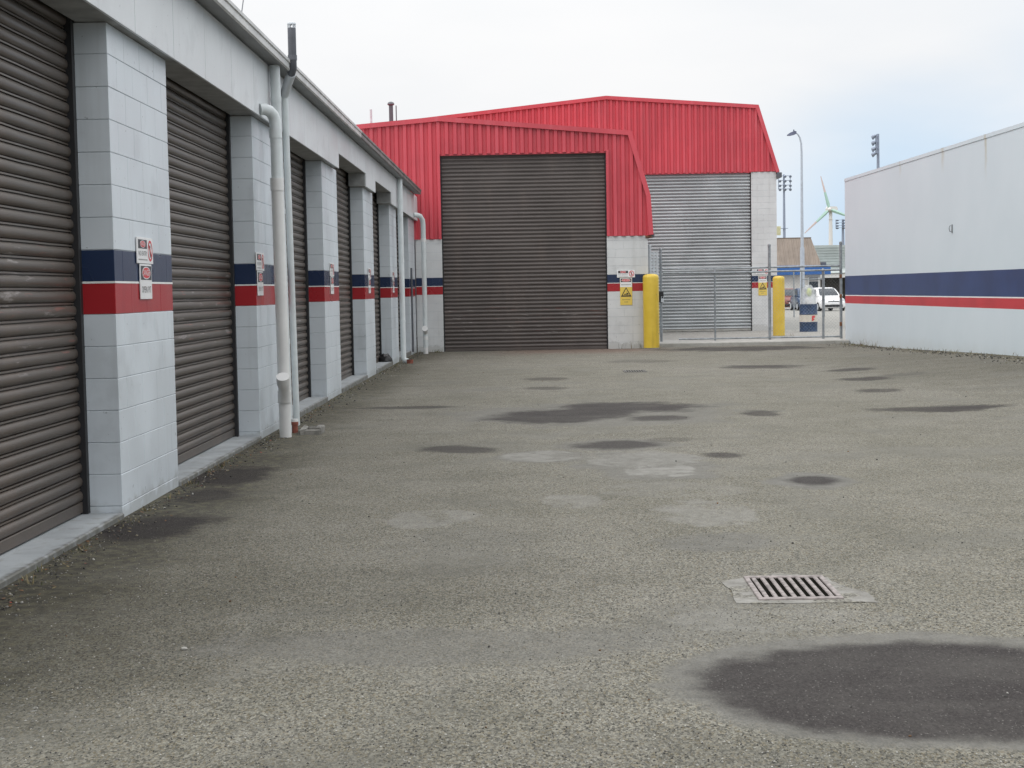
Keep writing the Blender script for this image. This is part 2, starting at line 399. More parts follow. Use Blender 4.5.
def make_ground():
    xs = [-1500, -400, -120, -40, -14, -6, -3] + [-2 + 0.5 * i for i in range(23)] + [10.5, 13, 18, 26, 40, 80, 160, 400, 1500]
    ys = [-1500, -300, -60, -15] + [-4 + i for i in range(64)] + [62, 70, 80, 95, 115, 150, 200, 300, 420, 800, 2500]
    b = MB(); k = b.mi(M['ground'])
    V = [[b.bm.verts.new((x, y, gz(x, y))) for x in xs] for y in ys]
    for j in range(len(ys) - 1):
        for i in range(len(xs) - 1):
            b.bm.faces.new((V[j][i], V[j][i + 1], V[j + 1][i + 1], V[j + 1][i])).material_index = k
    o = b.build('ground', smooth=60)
    tag(o, kind='structure')
make_ground()

# ------------------------------------------------------------------ shared builders
WX = -2.56                                      # front face of the left hand block piers
def mapL(u, o, z): return (WX + o, u, z)        # u along the wall, o outwards
def mapF(Y): return lambda u, o, z: (u, Y - o, z)

def course_mat(k, base):
    return M['block_red'] if k == 7 else M['block_navy'] if k == 8 else base
Z0, CH = 0.076, 0.203
def block_pier(fn, u0, u1, ztop, depth, parent, name='pier', zbot=-0.12, unit=0.4, phase=0, gv=0.0011, gh=0.0042, oz=0.0, base=None):
    b = MB()
    b.box((u0 + 0.005, -depth, zbot), (u1 - 0.005, -0.0045, ztop - 0.004), M['mortar'], fn=fn)
    k = 0; z = zbot
    while z < ztop - 0.02:
        zt = min(Z0 + CH * k + oz, ztop)
        cuts = [u0]; u = u0 + (unit / 2 if (k + phase) % 2 else unit)
        while u < u1 - 0.06: cuts.append(u); u += unit
        cuts.append(u1)
        for a, c in zip(cuts, cuts[1:]):
            j = random.uniform(-0.0008, 0.0008)
            b.box((a + (gv / 2 if a > u0 else 0), -depth + 0.01, z + gh / 2), (c - (gv / 2 if c < u1 else 0), j, zt - gh / 2), course_mat(k, base or M['block']), 0.0025, fn)
        z = zt; k += 1
    zl = Z0 + CH * 6 + oz
    if ztop > zl + 0.4:
        b.box((u0 - 0.0018, -depth + 0.012, zl + CH - 0.008), (u1 + 0.0018, 0.0022, zl + CH + 0.005), M['white_paint'], fn=fn)
    return b.build(name, parent)

def roller_door(fn, u0, u1, z0, z1, pitch, o0, mat, parent, guides=True, guide_w=0.05, bottom=None, gmat=None, amp=0.021, groove=-0.012, squash=1.0):
    prof = []
    nz = int((z1 - z0) / pitch)
    bz = z0 + 0.07
    for i in range(nz + 1):
        zb = bz + i * pitch
        if zb > z1: break
        for s, o in ((0.0, 0.002), (0.03, 0.006), (0.10, amp * .65), (0.22, amp * .91), (0.38, amp), (0.54, amp * .91), (0.66, amp * .65), (0.745, 0.004), (0.755, groove), (0.82, groove), (0.83, 0.006), (0.945, 0.005), (0.955, groove), (0.995, groove)):
            if squash < 1: s = s * squash if s <= 0.75 else (0.75 * squash + 0.01 if s < 0.8 else (0.985 if s > 0.96 else 0.5 + s * 0.45)); o = groove if s > 0.75 * squash else o
            prof.append((zb + s * pitch, o * (pitch / 0.09)))
    b = MB()
    nseg = 14
    nw = len(prof); wav = [[random.gauss(0, 0.0006) for _ in range(nw // 14 + 2)] for _ in range(nseg + 1)]
    us = [u0 + (u1 - u0) * i / nseg for i in range(nseg + 1)]
    b.ring_loft([[fn(u, o0 + o + wav[i][q // 14], z + wav[i][q // 14] * 1.2) for q, (z, o) in enumerate(prof)] for i, u in enumerate(us)], mat, False, False, closed=False)
    d = b.build('roller_door', parent, smooth=50)
    b = MB()
    b.box((u0, o0 - 0.02, z0), (u1, o0 + 0.016, z0 + 0.068), bottom or mat, 0.004, fn)
    b.build('bottom_rail', d)
    if guides:
        for a, c in ((u0 - 0.008, u0 + guide_w), (u1 - guide_w, u1 + 0.008)):
            b = MB(); b.box((a, o0 - 0.03, z0 - 0.01), (c, o0 + 0.05, z1), gmat or M['black'], 0.003, fn); b.build('guide_rail', d)
    return d

def text_mesh(s, size, sx=1.0):
    cu = bpy.data.curves.new('letters', 'FONT'); cu.body = s; cu.size = size; cu.align_x = 'CENTER'; cu.align_y = 'CENTER'; cu.resolution_u = 3
    o = bpy.data.objects.new('letters', cu); C.objects.link(o)
    bpy.context.view_layer.update()
    me = bpy.data.meshes.new_from_object(o.evaluated_get(bpy.context.evaluated_depsgraph_get()))
    bpy.data.objects.remove(o); bpy.data.curves.remove(cu)
    for v in me.vertices: v.co.x *= sx
    return me
# sign-local: x to the right, z up, normal -y ; a flat mark sits d in front of the plate
def flat(x, z, d): return Matrix.Translation((x, -d, z)) @ Matrix.Rotation(PI / 2, 4, 'X')
def disc(b, cx, cz, rx, rz, d, m, seg=24, rin=0.0):
    o = [(cx + rx * math.cos(2 * PI * i / seg), -d, cz + rz * math.sin(2 * PI * i / seg)) for i in range(seg)]
    if rin:
        q = [(cx + (x - cx) * rin, y, cz + (z - cz) * rin) for x, y, z in o]
        for i in range(seg): b.poly([o[i], o[(i + 1) % seg], q[(i + 1) % seg], q[i]], m)
    else: b.poly(o, m)
def rect(b, x0, x1, z0, z1, d, m): b.poly([(x0, -d, z0), (x1, -d, z0), (x1, -d, z1), (x0, -d, z1)], m)

# ------------------------------------------------------------------ left garage row
garage = thing('garage_building', 'long grey block garage row with dark roller doors between striped piers', 'building', (-2.56, 20.5, 0))
piers = [(4.50, 6.07), (9.57, 11.14), (14.66, 16.24), (19.73, 21.30), (24.82, 26.40), (29.72, 31.33), (34.62, 36.54)]
for i, (a, c) in enumerate(piers):
    block_pier(mapL, a, c, 3.113 if a < 34 else 3.103, 0.27, garage, phase=1)
for i in range(6):
    a, c = piers[i][1], piers[i + 1][0]
    hi = 3.36 if i in (3, 4) else 3.2
    roller_door(mapL, a, c, 0.045, hi, 0.09, -0.255, M['roller'], garage)
    b = MB(); b.box((a + 0.004, -0.40, -0.14), (c - 0.004, 0.012, 0.035 if i < 2 else 0.06), M['sill'], 0.008, mapL)
    s = b.build('sill', garage)
spans = [(4.45, 20.90, 3.115), (20.90, 24.50, 3.32), (24.50, 26.10, 3.115), (26.10, 29.25, 3.32), (29.25, 36.55, 3.105)]
b = MB(); s_ = MB()
for a, c, z in spans:
    s_.box((-2.75, a, z), (-2.492, c, 3.68), M['soffit'])
    n = max(1, round((c - a) / 1.13)); w = (c - a) / n
    for i in range(n):
        b.box((-2.49, a + i * w + 0.005, z - 0.012), (-2.47, a + (i + 1) * w - 0.005, 3.665), M['fascia'], 0.002)
b.build('fascia', garage); s_.build('lintel', garage)
# gutter: a folded trough, pale in front, weathered beyond
for (a, c, m) in ((4.3, 22.3, M['gutter']), (22.3, 35.42, M['gutter_dark'])):
    b = MB()
    prof = [(-2.464, 3.77), (-2.464, 3.672), (-2.315, 3.648), (-2.30, 3.66), (-2.30, 3.715), (-2.288, 3.722), (-2.288, 3.752), (-2.312, 3.752), (-2.312, 3.68), (-2.45, 3.69), (-2.45, 3.77)]
    b.ring_loft([[(x, y, z) for x, z in prof] for y in (a + (0.003 if a > 10 else 0), c)], m)
    kd = b.mi(M['gutter_under']); b.bm.faces.ensure_lookup_table(); b.bm.faces[1].material_index = kd  # underside face gets a darker colour than the rest
    b.build('gutter', garage)
b = MB()
b.ring_loft([[(-2.50, y, 3.80), (-2.50, y, 3.84), (-11.0, y, 4.20), (-11.0, y, 4.14)] for y in (4.3, 36.55)], M['roof_grey']); b.build('roof', garage)
b = MB()
b.box((-11.0, 4.45, -0.2), (-2.81, 4.65, 3.70), M['block']); b.box((-11.2, 4.45, -0.2), (-11.003, 36.55, 4.1), M['block'])
b.box((-11.0, 36.35, -0.3), (-2.81, 36.55, 3.7), M['block'])
b.build('wall', garage)

# downpipes and vents fixed to the garage
def arc(c, r, a0, a1, n, ax0, ax1):
    c = Vector(c); ax0 = Vector(ax0); ax1 = Vector(ax1)
    return [c + (ax0 * math.cos(a0 + (a1 - a0) * i / n) + ax1 * math.sin(a0 + (a1 - a0) * i / n)) * r for i in range(n + 1)]
DX, DY = -2.345, 14.74
b = MB()
p0 = Vector((-2.475, DY - 0.13, 3.165))
path = [p0, p0 + Vector((0.04, 0.03, 0.005)), Vector((-2.39, DY - 0.06, 3.155)), Vector((-2.362, DY - 0.02, 3.12)), Vector((-2.348, DY - 0.003, 3.07)), Vector((DX, DY, 3.0)), Vector((DX, DY, 2.86))]
b.tube(path, 0.056, M['pipe_grey'], 16); b.tube([(DX, DY, 2.86), (DX, DY, 2.50)], 0.054, M['pipe_grey'], 16)
b.tube([(DX, DY, 2.99), (DX, DY, 2.90)], 0.062, M['pipe_grey'], 16)
wp = b.build('waste_pipe', garage, smooth=40)
b = MB()
LEAN = lambda z: DY + 0.045 * (2.5 - z)
b.tube([(DX, DY, 2.50), (DX, LEAN(-0.05), -0.05)], 0.059, M['pvc'], 18)
for z in (2.46, 0.40):
    b.tube([(DX, LEAN(z - 0.06), z - 0.06), (DX, LEAN(z + 0.06), z + 0.06)], 0.066, M['pvc'], 18)
b.build('white_lower_pipe', wp, smooth=40)
b = MB()   # capped inspection branch leaning out of the pipe
q = Vector((DX + 0.012, LEAN(0.36) - 0.03, 0.36)); d = Vector((0.02, -0.30, 0.42)).normalized()
b.tube([q, q + Vector((0, -0.03, 0.08)), q + d * 0.18, q + d * 0.30], 0.056, M['pvc'], 18)
b.tube([q + d * 0.21, q + d * 0.305], 0.065, M['pvc'], 18)
b.build('inspection_branch', wp, smooth=40)
b = MB(); b.tube([(-2.405, 15.17, 3.66), (-2.405, 15.40, -0.05)], 0.05, M['pipe_grey'], 16)
for z in (0.9, 2.2, 3.3): b.tube([(-2.405, 15.397 - 0.062 * z, z), (-2.405, 15.394 - 0.062 * z, z + 0.05)], 0.054, M['pipe_grey'], 16)
b.build('downpipe', garage, smooth=40)
b = MB(); b.tube([(-2.43, 16.17, -0.05), (-2.43, 15.93, 3.42), (-2.425, 15.92, 3.50)], 0.034, M['pipe_grey'], 12)
vf = b.build('vent_pipe', garage, smooth=40)
b = MB()
b.tube([(-2.43, 15.92, 3.47), (-2.37, 15.76, 3.56), (-2.30, 15.57, 3.635)], 0.048, M['galv_light'], 16)
b.build('pipe_adaptor', vf, smooth=40)
b = MB()
b.tube([(-2.305, 15.585, 3.63), (-2.275, 15.50, 3.68), (-2.27, 15.46, 3.75), (-2.27, 15.46, 4.07)], 0.042, M['flue'], 16)
b.tube([(-2.27, 15.46, 3.75), (-2.27, 15.46, 3.80)], 0.047, M['flue'], 16)
b.build('flue', vf, smooth=40)
b = MB()
for i in range(6):
    a = 2 * PI * i / 6; b.box((-2.27 + 0.036 * math.cos(a) - 0.005, 15.46 + 0.036 * math.sin(a) - 0.005, 4.065), (-2.27 + 0.036 * math.cos(a) + 0.005, 15.46 + 0.036 * math.sin(a) + 0.005, 4.105), M['galv_light'])
b.lathe((-2.27, 15.46, 4.103), [(0.044, 0), (0.044, 0.015), (0.02, 0.025)], M['galv_light'], 16)
b.build('flue_cap', vf)
b = MB(); b.tube([(-2.40, 30.45, 3.69), (-2.40, 30.45, 0.10), (-2.38, 30.44, 0.04), (-2.31, 30.42, 0.02)], 0.055, M['pipe_grey'], 14)
for z in (0.8, 2.0, 3.2): b.tube([(-2.40, 30.45, z), (-2.40, 30.45, z + 0.05)], 0.06, M['pipe_grey'], 14)
b.build('downpipe', garage, smooth=40)
b = MB(); E_ = (-2.27, 35.45)
b.tube([(-2.48, 35.24, 3.18), (-2.42, 35.28, 3.18), (-2.33, 35.36, 3.15), (E_[0] - 0.01, 35.43, 3.06), (*E_, 2.95), (*E_, 2.6)], 0.058, M['pipe_grey'], 14)
b.tube([(*E_, 2.6), (*E_, 0.1)], 0.056, M['pipe_grey'], 14)
b.tube([(*E_, 2.56), (*E_, 2.64)], 0.064, M['pvc'], 14)
w2 = b.build('waste_pipe', garage, smooth=40)
b = MB()
b.tube([(E_[0], E_[1] - 0.02, 0.44), (E_[0], E_[1] - 0.10, 0.52), (E_[0], E_[1] - 0.17, 0.545)], 0.056, M['pvc'], 14)
b.tube([(E_[0], E_[1] - 0.13, 0.53), (E_[0], E_[1] - 0.18, 0.55)], 0.068, M['pvc'], 16)
b.build('inspection_branch', w2, smooth=40)
b = MB(); b.tube([(*E_, 0.36), (*E_, 0.28)], 0.064, M['pvc'], 14); b.build('collar', w2, smooth=40)
b = MB(); b.tube([(*E_, 0.10), (*E_, -0.08)], 0.0575, M['pvc'], 14); b.build('white_foot', w2, smooth=40)
b = MB(); b.tube([(-2.535, 35.03, 0.02), (-2.535, 35.03, 1.95)], 0.022, M['flue'], 8); b.build('conduit', garage, smooth=40)
b = MB(); b.tube([(-3.0, 16.66, 3.8), (-3.0, 16.66, 4.35), (-3.0, 16.95, 4.72)], 0.006, M['flue'], 6); b.build('aerial_wire', garage)

# ------------------------------------------------------------------ small fittings at the wall base
t = thing('gully_pipe', 'stub of terracotta drain pipe with a white cap beside the white waste pipe', 'drain pipe', (-2.32, 15.30, 0))
b = MB(); b.tube([(-2.32, 15.30, -0.05), (-2.32, 15.30, 0.11)], 0.03, M['terracotta'], 16); b.tube([(-2.32, 15.30, 0.08), (-2.32, 15.30, 0.112)], 0.036, M['terracotta'], 16); b.build('pipe', t, smooth=40)
b = MB(); b.tube([(-2.32, 15.30, 0.113), (-2.32, 15.30, 0.14)], 0.035, M['pvc'], 16); b.build('cap', t, smooth=40)
t = thing('gully_pipe', 'short terracotta drain stub at the foot of the far thin grey downpipe', 'drain pipe', (-2.28, 30.42, 0))
b = MB(); b.tube([(-2.27, 30.40, -0.08), (-2.27, 30.40, 0.05)], [0.06, 0.07], M['terracotta'], 16); b.build('pipe', t, smooth=40)
b = MB(); b.tube([(-2.27, 30.40, 0.051), (-2.27, 30.40, 0.056)], 0.058, M['black'], 16); b.build('hole', t)
# broken concrete surround
b = MB()
for (x0, x1, y0, y1, h) in ((-2.25, -2.20, 15.06, 15.44, 0.06), (-2.20, -2.03, 15.06, 15.10, 0.05), (-2.09, -2.03, 15.10, 15.42, 0.075), (-2.20, -2.09, 15.37, 15.42, 0.055)):
    b.box((x0, y0, -0.05), (x1, y1, h), M['concrete'], 0.012)
for v in b.bm.verts: v.co += Vector((random.uniform(-.008, .008), random.uniform(-.008, .008), random.uniform(-.014, .008)))
tag(b.build('gully_surround'), 'low broken pale concrete surround at the foot of the white waste pipe', 'drain surround')
# black sheet heap in the fifth doorway
b = MB()
b.sphere((-2.68, 29.48, 0.075), 0.19, M['black_bag'], 3, (0.75, 1.0, 0.7), 0.06)
for v in b.bm.verts:
    r = math.hypot(v.co.x + 2.68, v.co.y - 29.48); v.co.z = max(0.061, v.co.z) if r > 0.1 else v.co.z
    v.co.z = 0.061 + max(0, v.co.z - 0.061) * (1.0 + 0.25 * math.sin(v.co.x * 40) * math.cos(v.co.y * 33))
tag(b.build('black_bag', smooth=35), 'small black plastic bag slumped on a far door sill of the grey row', 'bag')

# ------------------------------------------------------------------ signs on the piers
def landscape_sign(label, loc, rotz, group):
    t = thing('danger_sign', label, 'sign', (0, 0, 0), group)
    b = MB(); b.box((-0.215, -0.004, -0.088), (0.215, 0.004, 0.088), M['sign_white'], 0.0015); b.build('plate', t)
    b = MB(); rect(b, -0.185, 0.05, 0.012, 0.072, 0.005, M['sign_black'])
    disc(b, -0.068, 0.042, 0.078, 0.024, 0.0062, M['sign_white']); disc(b, -0.068, 0.042, 0.072, 0.0205, 0.0072, M['sign_red'])
    b.mesh(text_mesh('DANGER', 0.034, 0.9), flat(-0.068, 0.042, 0.0082), M['sign_white'])
    b.build('danger_panel', t, recalc=False)
    b = MB(); b.mesh(text_mesh('NO ENTRY', 0.046, 1.0), flat(-0.068, -0.022, 0.0055), M['sign_grey']); b.build('lettering', t, recalc=False)
    b = MB()
    for i in range(9): rect(b, -0.185 + i * 0.027, -0.166 + i * 0.027, -0.066, -0.058, 0.0055, M['sign_grey'])
    b.build('lettering', t, recalc=False)
    b = MB(); disc(b, 0.135, 0.0, 0.062, 0.072, 0.0055, M['sign_red'], 28, 0.78)
    b.poly([(0.095 + 0.0, -0.0065, 0.055), (0.088, -0.0065, 0.043), (0.172, -0.0065, -0.055), (0.181, -0.0065, -0.043)], M['sign_red'])
    disc(b, 0.133, 0.028, 0.010, 0.012, 0.006, M['sign_black'], 10); rect(b, 0.122, 0.144, -0.012, 0.016, 0.006, M['sign_black']); rect(b, 0.124, 0.131, -0.045, -0.012, 0.006, M['sign_black']); rect(b, 0.136, 0.143, -0.045, -0.012, 0.006, M['sign_black'])
    b.build('prohibition_symbol', t, recalc=False)
    t.location = loc; t.rotation_euler = (0, 0, rotz)
    return t
def pit_sign(label, loc, rotz, group):
    t = thing('open_pit_sign', label, 'sign', (0, 0, 0), group)
    b = MB(); b.box((-0.155, -0.004, -0.118), (0.155, 0.004, 0.118), M['sign_white'], 0.0015); b.build('plate', t)
    b = MB(); rect(b, -0.142, 0.142, 0.012, 0.106, 0.005, M['sign_black'])
    disc(b, 0, 0.059, 0.118, 0.042, 0.0062, M['sign_white']); disc(b, 0, 0.059, 0.110, 0.036, 0.0072, M['sign_red'])
    b.mesh(text_mesh('DANGER', 0.058, 0.88), flat(0, 0.059, 0.0082), M['sign_white']); b.build('danger_panel', t, recalc=False)
    for w_, x_ in (('OPEN', -0.053), ('PIT', 0.085)):
        b = MB(); b.mesh(text_mesh(w_, 0.062, 0.95), flat(x_, -0.055, 0.0055), M['sign_grey']); b.build('lettering', t, recalc=False)
    t.location = loc; t.rotation_euler = (0, 0, rotz)
    return t
SX = WX + 0.0085
G1, G2 = 'landscape danger signs on the block piers', 'upright pit signs on the block piers'
sy = [(10.315, 10.32), (14.86, 14.84), (20.47, 20.47), (25.53, 25.5), (30.25, 30.27), (35.25, 35.25)]
wl = ['nearest striped pier', 'pier with white waste pipe', 'third striped pier', 'fourth striped pier', 'fifth pier by thin downpipe', 'last pier by red shed']
A = B_ = None
for i, (y1, y2) in enumerate(sy):
    l1 = 'wide white danger sign, upper one on ' + wl[i]
    l2 = 'smaller white danger sign, lower one on ' + wl[i]
    if i == 0:
        A = landscape_sign(l1, (SX, y1, 1.712), PI / 2, G1); B_ = pit_sign(l2, (SX, y2, 1.502), PI / 2, G2)
    else:
        dup(A, (SX, y1, 1.722), None, l1); dup(B_, (SX, y2, 1.51), None, l2)
def hazard_sign(label, loc, group):
    t = thing('hazard_sign', label, 'sign', (0, 0, 0), group)
    b = MB(); b.box((-0.145, -0.004, -0.325), (0.145, 0.004, 0.325), M['sign_yellow'], 0.0015); b.build('plate', t)
    b = MB(); rect(b, -0.143, 0.143, 0.105, 0.323, 0.005, M['sign_white']); rect(b, -0.128, 0.128, 0.225, 0.31, 0.0058, M['sign_black'])
    disc(b, 0, 0.268, 0.11, 0.035, 0.0066, M['sign_white']); disc(b, 0, 0.268, 0.104, 0.030, 0.0074, M['sign_red'])
    b.mesh(text_mesh('DANGER', 0.05, 0.9), flat(0, 0.268, 0.0082), M['sign_white']); b.build('danger_panel', t, recalc=False)
    b = MB()
    for i in range(8): rect(b, -0.115 + i * 0.029, -0.095 + i * 0.029, 0.15, 0.175, 0.0058, M['sign_grey'])
    b.build('lettering', t, recalc=False); b = MB()
    for i in range(7): rect(b, -0.095 + i * 0.028, -0.076 + i * 0.028, -0.205, -0.182, 0.0055, M['sign_brown'])
    b.build('lettering', t, recalc=False); b = MB()
    for i in range(3): rect(b, -0.045 + i * 0.031, -0.023 + i * 0.031, -0.262, -0.240, 0.0055, M['sign_brown'])
    b.build('lettering', t, recalc=False)
    b = MB()
    def tri(s, d, m):
        b.poly([(-0.128 * s, -d, -0.02 - 0.105 * s), (0.128 * s, -d, -0.02 - 0.105 * s), (0, -d, -0.02 + 0.125 * s)], m)
    tri(1.0, 0.0055, M['sign_black']); tri(0.68, 0.0064, M['sign_yellow'])
    b.poly([(-0.055, -0.0072, -0.078), (0.055, -0.0072, -0.078), (0.055, -0.0072, -0.05), (0.03, -0.0072, -0.03), (0.01, -0.0072, -0.052), (-0.055, -0.0072, -0.06)], M['sign_black'])
    rect(b, 0.012, 0.018, -0.052, 0.005, 0.0072, M['sign_black'])
    b.build('warning_triangle', t, recalc=False)
    t.location = loc
    return t
FY = 36.6; BY = 51.0
G3, G4 = 'landscape danger signs on the shed piers', 'yellow hazard signs on the shed piers'
dup(A, (2.50, FY - 0.0085, 1.745), 0, 'wide white danger sign above the yellow hazard sign on the front red shed', G3)
hz = hazard_sign('tall yellow hazard sign with black triangle beside the big bollard', (2.50, FY - 0.0085, 1.32), G4)
dup(A, (8.04, BY - 0.0085, 1.875), 0, 'wide white danger sign behind the gate rails on the rear red shed', G3)
dup(hz, (8.05, BY - 0.0085, 1.40), None, 'tall yellow hazard sign with black triangle on the rear red shed behind the gate', G4)

# ------------------------------------------------------------------ red sheds
def prof_fn(P):
    def f(u):
        for (x0, z0), (x1, z1) in zip(P, P[1:]):
            if x0 <= u <= x1: return z0 + (z1 - z0) * (u - x0) / (x1 - x0)
        return P[0][1] if u < P[0][0] else P[-1][1]
    return f
def rib_sheet(fn, u0, u1, top, bot, pitch, m, b, rib=0.055, breaks=()):
    us = []
    k = math.floor(u0 / pitch) - 1
    while k * pitch < u1:
        c = k * pitch
        for du, o in ((0.0, 0), (0.026, rib), (0.100, rib), (0.126, 0), (0.126 + (pitch - 0.126) / 2, 0.002)):
            us.append((c + du, o))
        k += 1
    br = sorted(set(list(breaks) + [u0, u1]))
    def off(u):
        for (a, oa), (c, oc) in zip(us, us[1:]):
            if a <= u <= c: return oa + (oc - oa) * (u - a) / max(1e-6, c - a)
        return 0
    pts = sorted([(u, o) for u, o in us if u0 < u < u1] + [(x, off(x)) for x in br])
    kk = b.mi(m)
    for (a, oa), (c, oc) in zip(pts, pts[1:]):
        if c - a < 1e-5: continue
        mid = (a + c) / 2
        zb = bot(mid)
        za, zc = top(a), top(c)
        if min(za, zc) <= zb + 0.002: continue
        vs = [b.bm.verts.new(fn(*p)) for p in ((a, oa, zb), (c, oc, zb), (c, oc, zc), (a, oa, za))]
        b.bm.faces.new(vs).material_index = kk

def strip(b, P, w, fn, o0, o1, m):
    """trim of width w hanging inside the polyline P (u,z), from depth o0 to o1"""
    V = [Vector(p) for p in P]; D = [(q - p).normalized() for p, q in zip(V, V[1:])]; inner = []
    for i, p in enumerate(V):
        d0 = D[max(0, i - 1)]; d1 = D[min(i, len(D) - 1)]
        n0 = Vector((d0.y, -d0.x)); n1 = Vector((d1.y, -d1.x)); h = (n0 + n1).normalized()
        inner.append(p + h * (w / max(0.3, h.dot(n0))))
    rings = [[fn(p.x, o0, p.y), fn(p.x, o1, p.y), fn(q.x, o1, q.y), fn(q.x, o0, q.y)] for p, q in zip(V, inner)]
    b.ring_loft(rings, m)

def shed(label, Y, P, depth, door, dz0, dz1, zclad, pitch, doormat, piers_, zpier, ribp, trimw, bottom=None, wallx=None, floorz=-0.05, amp=0.018, groove=-0.006, squash=1.0):
    s = thing('red_shed', label, 'shed', ((door[0] + door[1]) / 2, Y, floorz))
    fn = mapF(Y); top = prof_fn(P)
    b = MB()
    rib_sheet(fn, P[0][0], P[-1][0] - 0.02, top, lambda u: dz1 if door[0] - 0.06 < u < door[1] + 0.06 else zclad, ribp, M['red'], b, breaks=[door[0] - 0.06, door[1] + 0.06] + [p[0] for p in P[1:-1]])
    b.build('cladding', s, recalc=False)
    b = MB(); strip(b, P, trimw, fn, 0.058, 0.095, M['red']); b.build('barge_flashing', s)
    b = MB()
    for (a, c) in ((door[0] - 0.07, door[0] - 0.004), (door[1] + 0.004, door[1] + 0.07)):
        b.box((a, -0.12, zclad + 0.0), (c, 0.061, dz1 + 0.03), M['red'], 0.003, fn)
    b.box((door[0] - 0.004, -0.12, dz1 - 0.03), (door[1] + 0.004, 0.012, dz1 + 0.0), M['red'], 0.003, fn)
    b.build('door_flashing', s)
    roller_door(fn, door[0], door[1], dz0, dz1 - 0.01, pitch, -0.10, doormat, s, guide_w=0.03, bottom=bottom, amp=amp, groove=groove, squash=squash)
    for a, c in piers_:
        block_pier(fn, a, c, zpier, 0.20, s, zbot=floorz - 0.12, oz=0.03, base=M['shed_block'])
    b = MB()
    inner = [(u, z - 0.012) for u, z in P]
    b.ring_loft([[(u, y, z) for u, z in P] + [(u, y, z - 0.05) for u, z in P[::-1]] for y in (Y - 0.028, Y + depth)], M['red']); b.build('roof', s)
    xw = wallx if wallx else piers_[-1][1]
    b = MB()
    b.box((xw - 0.2, Y + 0.21, floorz - 0.4), (xw - 0.004, Y + depth, zpier), M['block'])
    b.box((P[0][0], Y + depth - 0.2, floorz - 0.4), (xw, Y + depth - 0.01, zpier), M['block'])
    b.box((P[0][0], Y + 0.21, floorz - 0.4), (P[0][0] + 0.2, Y + depth, zpier), M['block'])
    b.build('wall', s)
    return s
P1 = [(-8.0, 5.08), (-1.92, 5.56), (2.67, 5.14), (3.11, 3.60), (3.165, 2.67)]
front = shed('front red ribbed shed with dark charcoal roller door facing down the yard', FY, P1, 14.2, (-1.905, 2.055), -0.05, 4.665, 2.65, 0.0935, M['roller_shed'], [(-2.54, -1.905), (2.055, 3.04)], 2.65, 0.2, 0.11)
P2 = [(-9.0, 6.57), (2.9, 7.78), (7.95, 7.39), (8.63, 5.18)]
rear = shed('taller rear red ribbed shed with silver roller door behind the gate', BY, P2, 24, (3.30, 7.695), -0.09, 5.19, 5.19, 0.108, M['roller_galv'], [(2.9, 3.30), (7.695, 8.535)], 5.185, 0.2, 0.12, bottom=M['kerb'], wallx=8.525, floorz=-0.11, amp=0.034, groove=-0.04, squash=0.78)
b = MB(); b.box((8.545, BY - 0.12, 4.98), (8.70, BY + 24, 5.15), M['flue'], 0.01); b.build('gutter', rear)
b = MB(); b.tube([(2.98, FY - 0.03, 2.62), (3.13, FY - 0.03, 2.62)], 0.03, M['rust'], 8); b.box((3.11, FY - 0.05, 2.60), (3.19, FY + 0.4, 2.70), M['flue'], 0.005); b.build('gutter', front)
for x, h, r, cap, m in ((-3.86, 6.17, 0.030, 0, M['galv_light']), (-3.335, 6.30, 0.055, 1, M['flue']), (-3.20, 6.26, 0.014, 0, M['flue'])):
    b = MB(); b.tube([(x, 40, 5.30), (x, 40, h)], r, m, 12)
    if cap: b.lathe((x, 40, h), [(0.075, -0.03), (0.095, 0.0), (0.075, 0.04), (0.03, 0.06)], m, 14)
    b.build('flue' if cap else 'mast', front, smooth=40)
b = MB()
b.box((8.52, BY + 0.3, 3.08), (8.72, BY + 0.36, 3.38), M['sign_pale'], 0.004)
b.build('projecting_sign', rear)
# dried weed stain-like twigs at the foot of the front pier
def tuft(b, x, y, n, h, mats, spread=0.08, z0=None):
    z0 = gz(x, y) if z0 is None else z0
    for i in range(n):
        a = random.uniform(0, 2 * PI); r = random.uniform(0, spread); hh = h * random.uniform(0.4, 1.1); le = random.uniform(0.15, 0.9) * hh
        p = Vector((x + r * math.cos(a), y + r * math.sin(a), z0 - 0.01)); d = Vector((math.cos(a), math.sin(a), 0)); w = random.uniform(0.002, 0.005)
        s = Vector((-d.y, d.x, 0)) * w
        m = random.choice(mats); mid = p + d * le * 0.4 + Vector((0, 0, hh * 0.65)); tip = p + d * le + Vector((0, 0, hh))
        b.poly([p - s, p + s, mid + s * 0.7, mid - s * 0.7], m); b.poly([mid - s * 0.7, mid + s * 0.7, tip], m)

M['weed'] = simple('dull_green_weed', (0.075, 0.09, 0.035), 0.8, var=0.3, scale=30)
M['dry'] = simple('dry_grass', (0.20, 0.165, 0.09), 0.9, var=0.3, scale=30)
M['leaf'] = simple('dead_leaf', (0.14, 0.075, 0.035), 0.8, var=0.4, scale=40)
M['leaf_red'] = simple('red_leaf', (0.34, 0.06, 0.035), 0.8, var=0.3, scale=40)
M['stone_a'] = simple('grey_chip', (0.15, 0.145, 0.13), 0.9, var=0.3, scale=60)
M['stone_k'] = simple('khaki_chip', (0.20, 0.18, 0.13), 0.9, var=0.3, scale=60)
M['stone_b'] = simple('dark_chip', (0.05, 0.048, 0.045), 0.9, var=0.3, scale=60)
M['stone_c'] = simple('pale_chip', (0.36, 0.35, 0.32), 0.9, var=0.2, scale=60)
b = MB()
for i in range(120):
    y = random.uniform(5.5, 36) ; tuft(b, -2.53 + abs(random.gauss(0, 0.05)), y, random.randint(4, 9), random.uniform(0.02, 0.06), [M['weed'], M['dry'], M['dry']])
